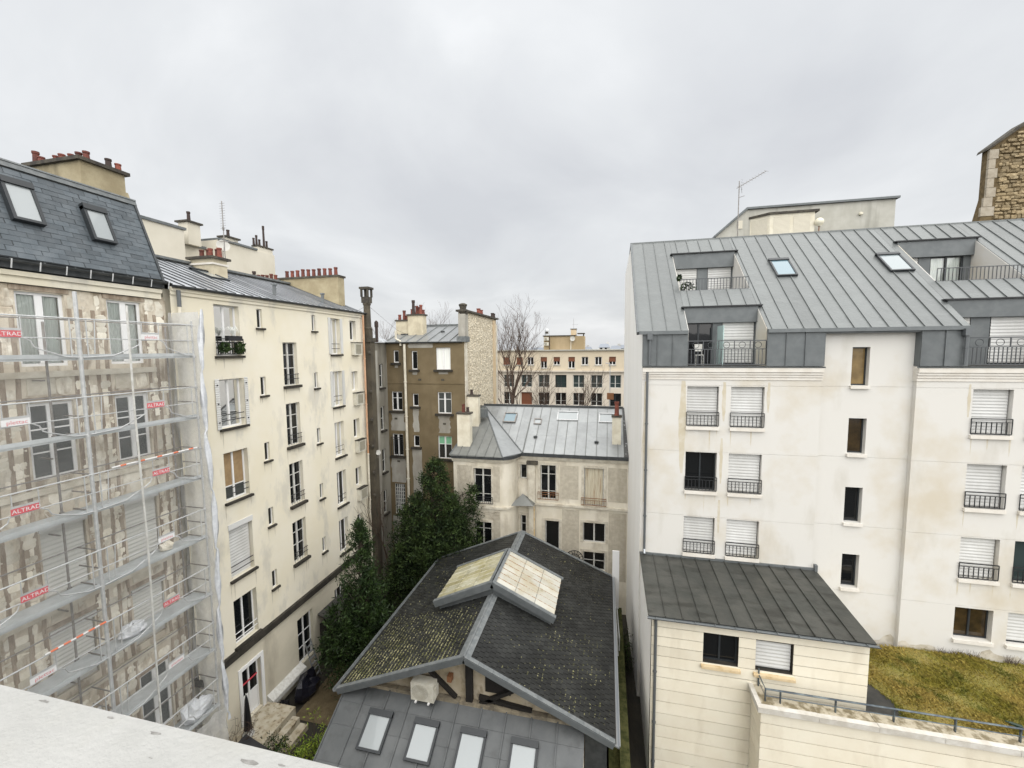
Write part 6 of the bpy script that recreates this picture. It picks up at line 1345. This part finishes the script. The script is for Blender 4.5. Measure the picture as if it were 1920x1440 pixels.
bare_tree('bare_tree', 'faint leafless treetop left of the flue stack', (-33, 60, 0), 19.6, 37, .55, .16)
bare_tree('bare_sapling', 'thin leafless sapling against the sooty corner wall', (-13.1, 22.3, 0), 8.2, 5, .35, .06, depth=4)
lp = thing('street_lamp', 'tall street lamp and sign seen over the zinc ridge', 'lamp', (0.4, 45, 0)); MB().tube([(.35, 45, 0), (.35, 45, 13.6), (.3, 44.8, 14.0), (-.1, 44.2, 14.1)], .05, 6).build('pole', 'galv', lp); MB().box(.05, .75, 44.9, 45, 10.2, 10.9).build('sign_plate', 'rust_metal', lp)

def crown_mesh(clumps, leaves, size, rn, csize=0.45):
    v = []; f = []
    for (c, s) in clumps:
        for k in range(int(leaves*s)):
            q = V((rn.gauss(0, 1), rn.gauss(0, 1), rn.gauss(0, .8)))*csize*.5*s; p = c+q; a = (q.normalized()*.6+V((rn.gauss(0, .6), rn.gauss(0, .6), rn.gauss(0, .5)+.35))).normalized()
            b = a.cross(V((rn.gauss(0, 1), rn.gauss(0, 1), rn.gauss(0, 1)))).normalized(); l = size*rn.uniform(.6, 1.4); i = len(v)
            v += [p-a*l*.5, p+b*l*.2, p+a*l*.8, p-b*l*.2]; f.append((i, i+1, i+2, i+3))
    mb = MB(); mb.v = v; mb.f = f; return mb
def evergreen(name, label, base, lobes, n, leaves, size, mt, seed, csize, trunk_r, trunk_h):
    rn = random.Random(seed); t = thing(name, label, 'tree', base); cl = []; br = MB(); tot = sum(l[5] for l in lobes)
    for (cx, cy, z0, h_, rr_, wt_) in lobes:                         # pointed spires of foliage
        for k in range(int(n*wt_/tot)):
            t_ = rn.random()**1.15; w_ = rn.uniform(0, 6.283); q = rr_*(1-t_)**.55*rn.uniform(.45, 1.05)*(1+.18*math.sin(w_*3+z0))
            c = V((cx+q*math.cos(w_), cy+q*math.sin(w_)*.8, z0+h_*t_)); cl.append((c, rn.uniform(.45, 1.1)*(1-.45*t_)))
            if k % 4 == 0: br.tube([(base[0]+rn.uniform(-.1, .1), base[1]+rn.uniform(-.1, .1), max(.5, c.z-1.2)), tuple(c)], [.035, .01], 3, False)
    MB().tube([base, (base[0]+.1, base[1], base[2]+trunk_h*.5), (base[0], base[1]+.05, base[2]+trunk_h)], [trunk_r, trunk_r*.75, trunk_r*.2], 8).build('trunk', 'bark', t)
    br.build('branches', 'bark', t); crown_mesh(cl, leaves, size, rn, csize).build('crown', mt, t); return t
evergreen('yew_tree', 'large dark evergreen tree crowding the back of the courtyard', (-9.8, 21.9, 0), [(-9.5, 21.7, 3.0, 6.3, 2.2, 5), (-10.6, 21.4, 2.4, 5.0, 1.6, 2.6), (-8.4, 21.5, 2.4, 5.0, 1.5, 2.4), (-11.5, 21.2, 2.0, 4.3, 1.0, 1.3), (-7.45, 22.0, 3.2, 4.6, .75, .9), (-9.9, 21.0, 1.2, 4.8, 1.7, 2), (-8.7, 20.9, 1.0, 4.2, 1.6, 1.6), (-11.2, 20.7, 1.0, 3.6, 1.3, 1.4)], 1250, 78, .135, 'needle', 61, .58, .22, 7)
evergreen('laurel_tree', 'bushy green evergreen shrub-tree against the cream wall', (-11.0, 16.4, 0), [(-10.95, 16.3, 2.0, 5.8, 1.3, 3.2), (-10.5, 16.2, 1.0, 4.6, 1.15, 1.8), (-11.5, 16.1, 1.0, 3.9, .95, 1.5), (-10.0, 16.1, .8, 3.2, .8, 1), (-12.2, 15.9, 1.2, 2.6, .75, .9), (-11.3, 15.6, .8, 2.9, .9, 1)], 700, 66, .12, 'leaf', 62, .44, .13, 6)
def bush(label, c, r, n, mt, seed, size=.09, name='shrub'):
    rn = random.Random(seed); t = thing(name, label, 'shrub', (c[0], c[1], 0)); br = MB(); cl = []
    for k in range(n):
        q = V((rn.gauss(0, .5), rn.gauss(0, .5), abs(rn.gauss(0, .5)))); p = V((c[0]+q.x*r[0], c[1]+q.y*r[1], .25+min(1.5, q.z)*r[2])); cl.append((p, rn.uniform(.6, 1.2)))
        if k % 2 == 0: br.tube([(c[0]+q.x*.3, c[1]+q.y*.3, 0), tuple(p)], [.02, .008], 3, False)
    br.build('stems', 'twig', t); crown_mesh(cl, 30, size, rn, .3).build('foliage', mt, t); return t
bush('bright lime green shrub beside the zinc lean-to', (-10.6, 12.3), (1.0, .8, .9), 60, 'leaf_lime', 71)
bush('darker green shrub next to the stone steps', (-12.1, 12.0), (.6, .6, .7), 34, 'leaf', 72)
bush('clipped dark hedge shrub in the narrow side passage', (1.0, 20.0), (.25, .8, 1.6), 40, 'needle', 73, .08, 'hedge_shrub')
bt = MB(); rn = random.Random(81)
for k in range(16):
    w_ = rn.uniform(0, 6.3); p = V((-13.4, 11.75, .3)); d = V((math.cos(w_)*.5, math.sin(w_)*.6, 1)).normalized()
    for q in range(5):
        n_ = p+d*.27; bt.tube([tuple(p), tuple(n_)], [.014-.002*q, .012-.002*q], 3, False); d = (d+V((rn.gauss(0, .3), rn.gauss(0, .3), .1))).normalized(); p = n_
        if q > 0: e = p+V((rn.gauss(0, .25), rn.gauss(0, .25), rn.uniform(0, .3))); bt.tube([tuple(p), tuple(e)], [.007, .003], 3, False)
bt.build('bare_shrub', 'twig', label='leafless twiggy shrub beside the white courtyard door', cat='shrub')

# ================================================================== courtyard items
st = thing('stone_steps', 'pale worn stone landing with steps at the courtyard door', 'steps', (-12.9, 12.9, 0))
for (x0, x1, z) in ((-13.98, -12.62, .70), (-12.60, -12.28, .46), (-12.26, -11.9, .22)):
    MB().box(x0, x1, 11.6 if z > .6 else 11.9, 13.78 if z > .6 else 13.6, 0, z).build('step', 'step_stone', st)
MB().box(-12.9, -9.2, 13.9, 17.5, .004, .012).build('path', 'earth_brown', kind='structure')
um = thing('parasol', 'closed dark parasol standing beside the courtyard door', 'parasol', (-13.5, 12.3, .7))
MB().tube([(-13.5, 12.3, .7), (-13.5, 12.3, 2.4)], .02, 6).build('pole', 'grey_white', um); MB().lathe((-13.5, 12.3, .95), [(.16, 0), (.14, .1), (.11, .6), (.06, 1.2), (.01, 1.45)], 9).build('canopy', 'black_tarp', um); MB().lathe((-13.5, 12.3, .70), [(.22, 0), (.2, .07), (.04, .1)], 10).build('base', 'grey_white', um)
MB().prism([(-13.2, 10.7, 1.05), (-12.0, 10.7, .55), (-12.0, 12.0, .5), (-13.3, 12.0, 1.0)], (0, 0, .06)).build('tarp_roof', 'black_tarp', label='black tarpaulin cover at the foot of the scaffold', cat='tarp')
lump('covered_heap', 'blue_tarp', (-13.1, 15.1, .012), .5, 'dark blue tarpaulin heap beside the cream wall', 'tarp', .8, 1.5, 1.05, 14)
lump('refuse_bag', 'black_tarp', (-13.55, 14.05, .012), .25, 'black refuse bag by the stone landing', 'bag', 1, 1.5, .9, 15)
la = thing('stepladder', 'aluminium stepladder leaning against the ground floor window', 'ladder', (-13.6, 16.1, 0)); mb = MB()
for y in (15.92, 16.28): MB().tube([(-13.35, y, .012), (-13.85, y, 1.75)], .03, 5).build('rail', 'alu', la)
for k in range(6): t_ = (k+.7)/6.6; MB().box(-13.35-.5*t_-.04, -13.35-.5*t_+.04, 15.93, 16.27, 1.75*t_-.015, 1.75*t_+.015).build('rung', 'alu', la)
sh = thing('garden_shed', 'low grey felt shed roof half hidden behind the evergreen shrub', 'shed', (-13.1, 18.2, 0)); MB().prism([(-13.97, 17.0, 2.5), (-12.3, 17.0, 2.0), (-12.3, 17.0, 1.93), (-13.97, 17.0, 2.43)], (0, 2.4, 0)).build('roof', 'membrane', sh); MB().box(-13.95, -12.4, 17.1, 19.3, 0, 1.92).build('wall', 'timber_black', sh)
# side passage
ps = thing('passage_wall', 'low mossy wall and ledge along the narrow side passage', 'wall', (1.0, 15, 0)); MB().box(.62, .80, 9, 21, 0, 2.2).build('wall', 'dark_moss', ps); MB().box(.55, .87, 9, 21, 2.2, 2.3).build('coping', 'dark_moss', ps)
MB().box(.2, .62, 11.8, 20.5, .004, 1.9).build('passage_roof', 'dark_moss', label='mossy flat strip between the studio eave and passage wall', cat='roof')
wb = thing('standing_board', 'tall white panel standing by the stained house corner', 'panel', (.55, 20.9, 0)); MB().box(.38, .72, 20.9, 20.96, 2.2, 5.35).build('board', 'white_paint', wb); MB().box(.42, .46, 20.97, 21.02, 0, 5.2).build('post', 'galv_dark', wb); MB().box(.64, .68, 20.97, 21.02, 0, 5.2).build('post', 'galv_dark', wb)
mb = MB(); mb.tube([(.5, 20.2, 3.2), (.55, 17.5, 3.2), (.6, 17.4, 2.4)], .03, 5); mb.tube([(.6, 20.2, 2.9), (.66, 17.8, 2.9), (.66, 17.8, 2.35)], .03, 5); mb.build('cable_conduit', 'galv', label='pale conduits running along the side passage wall', cat='pipes')
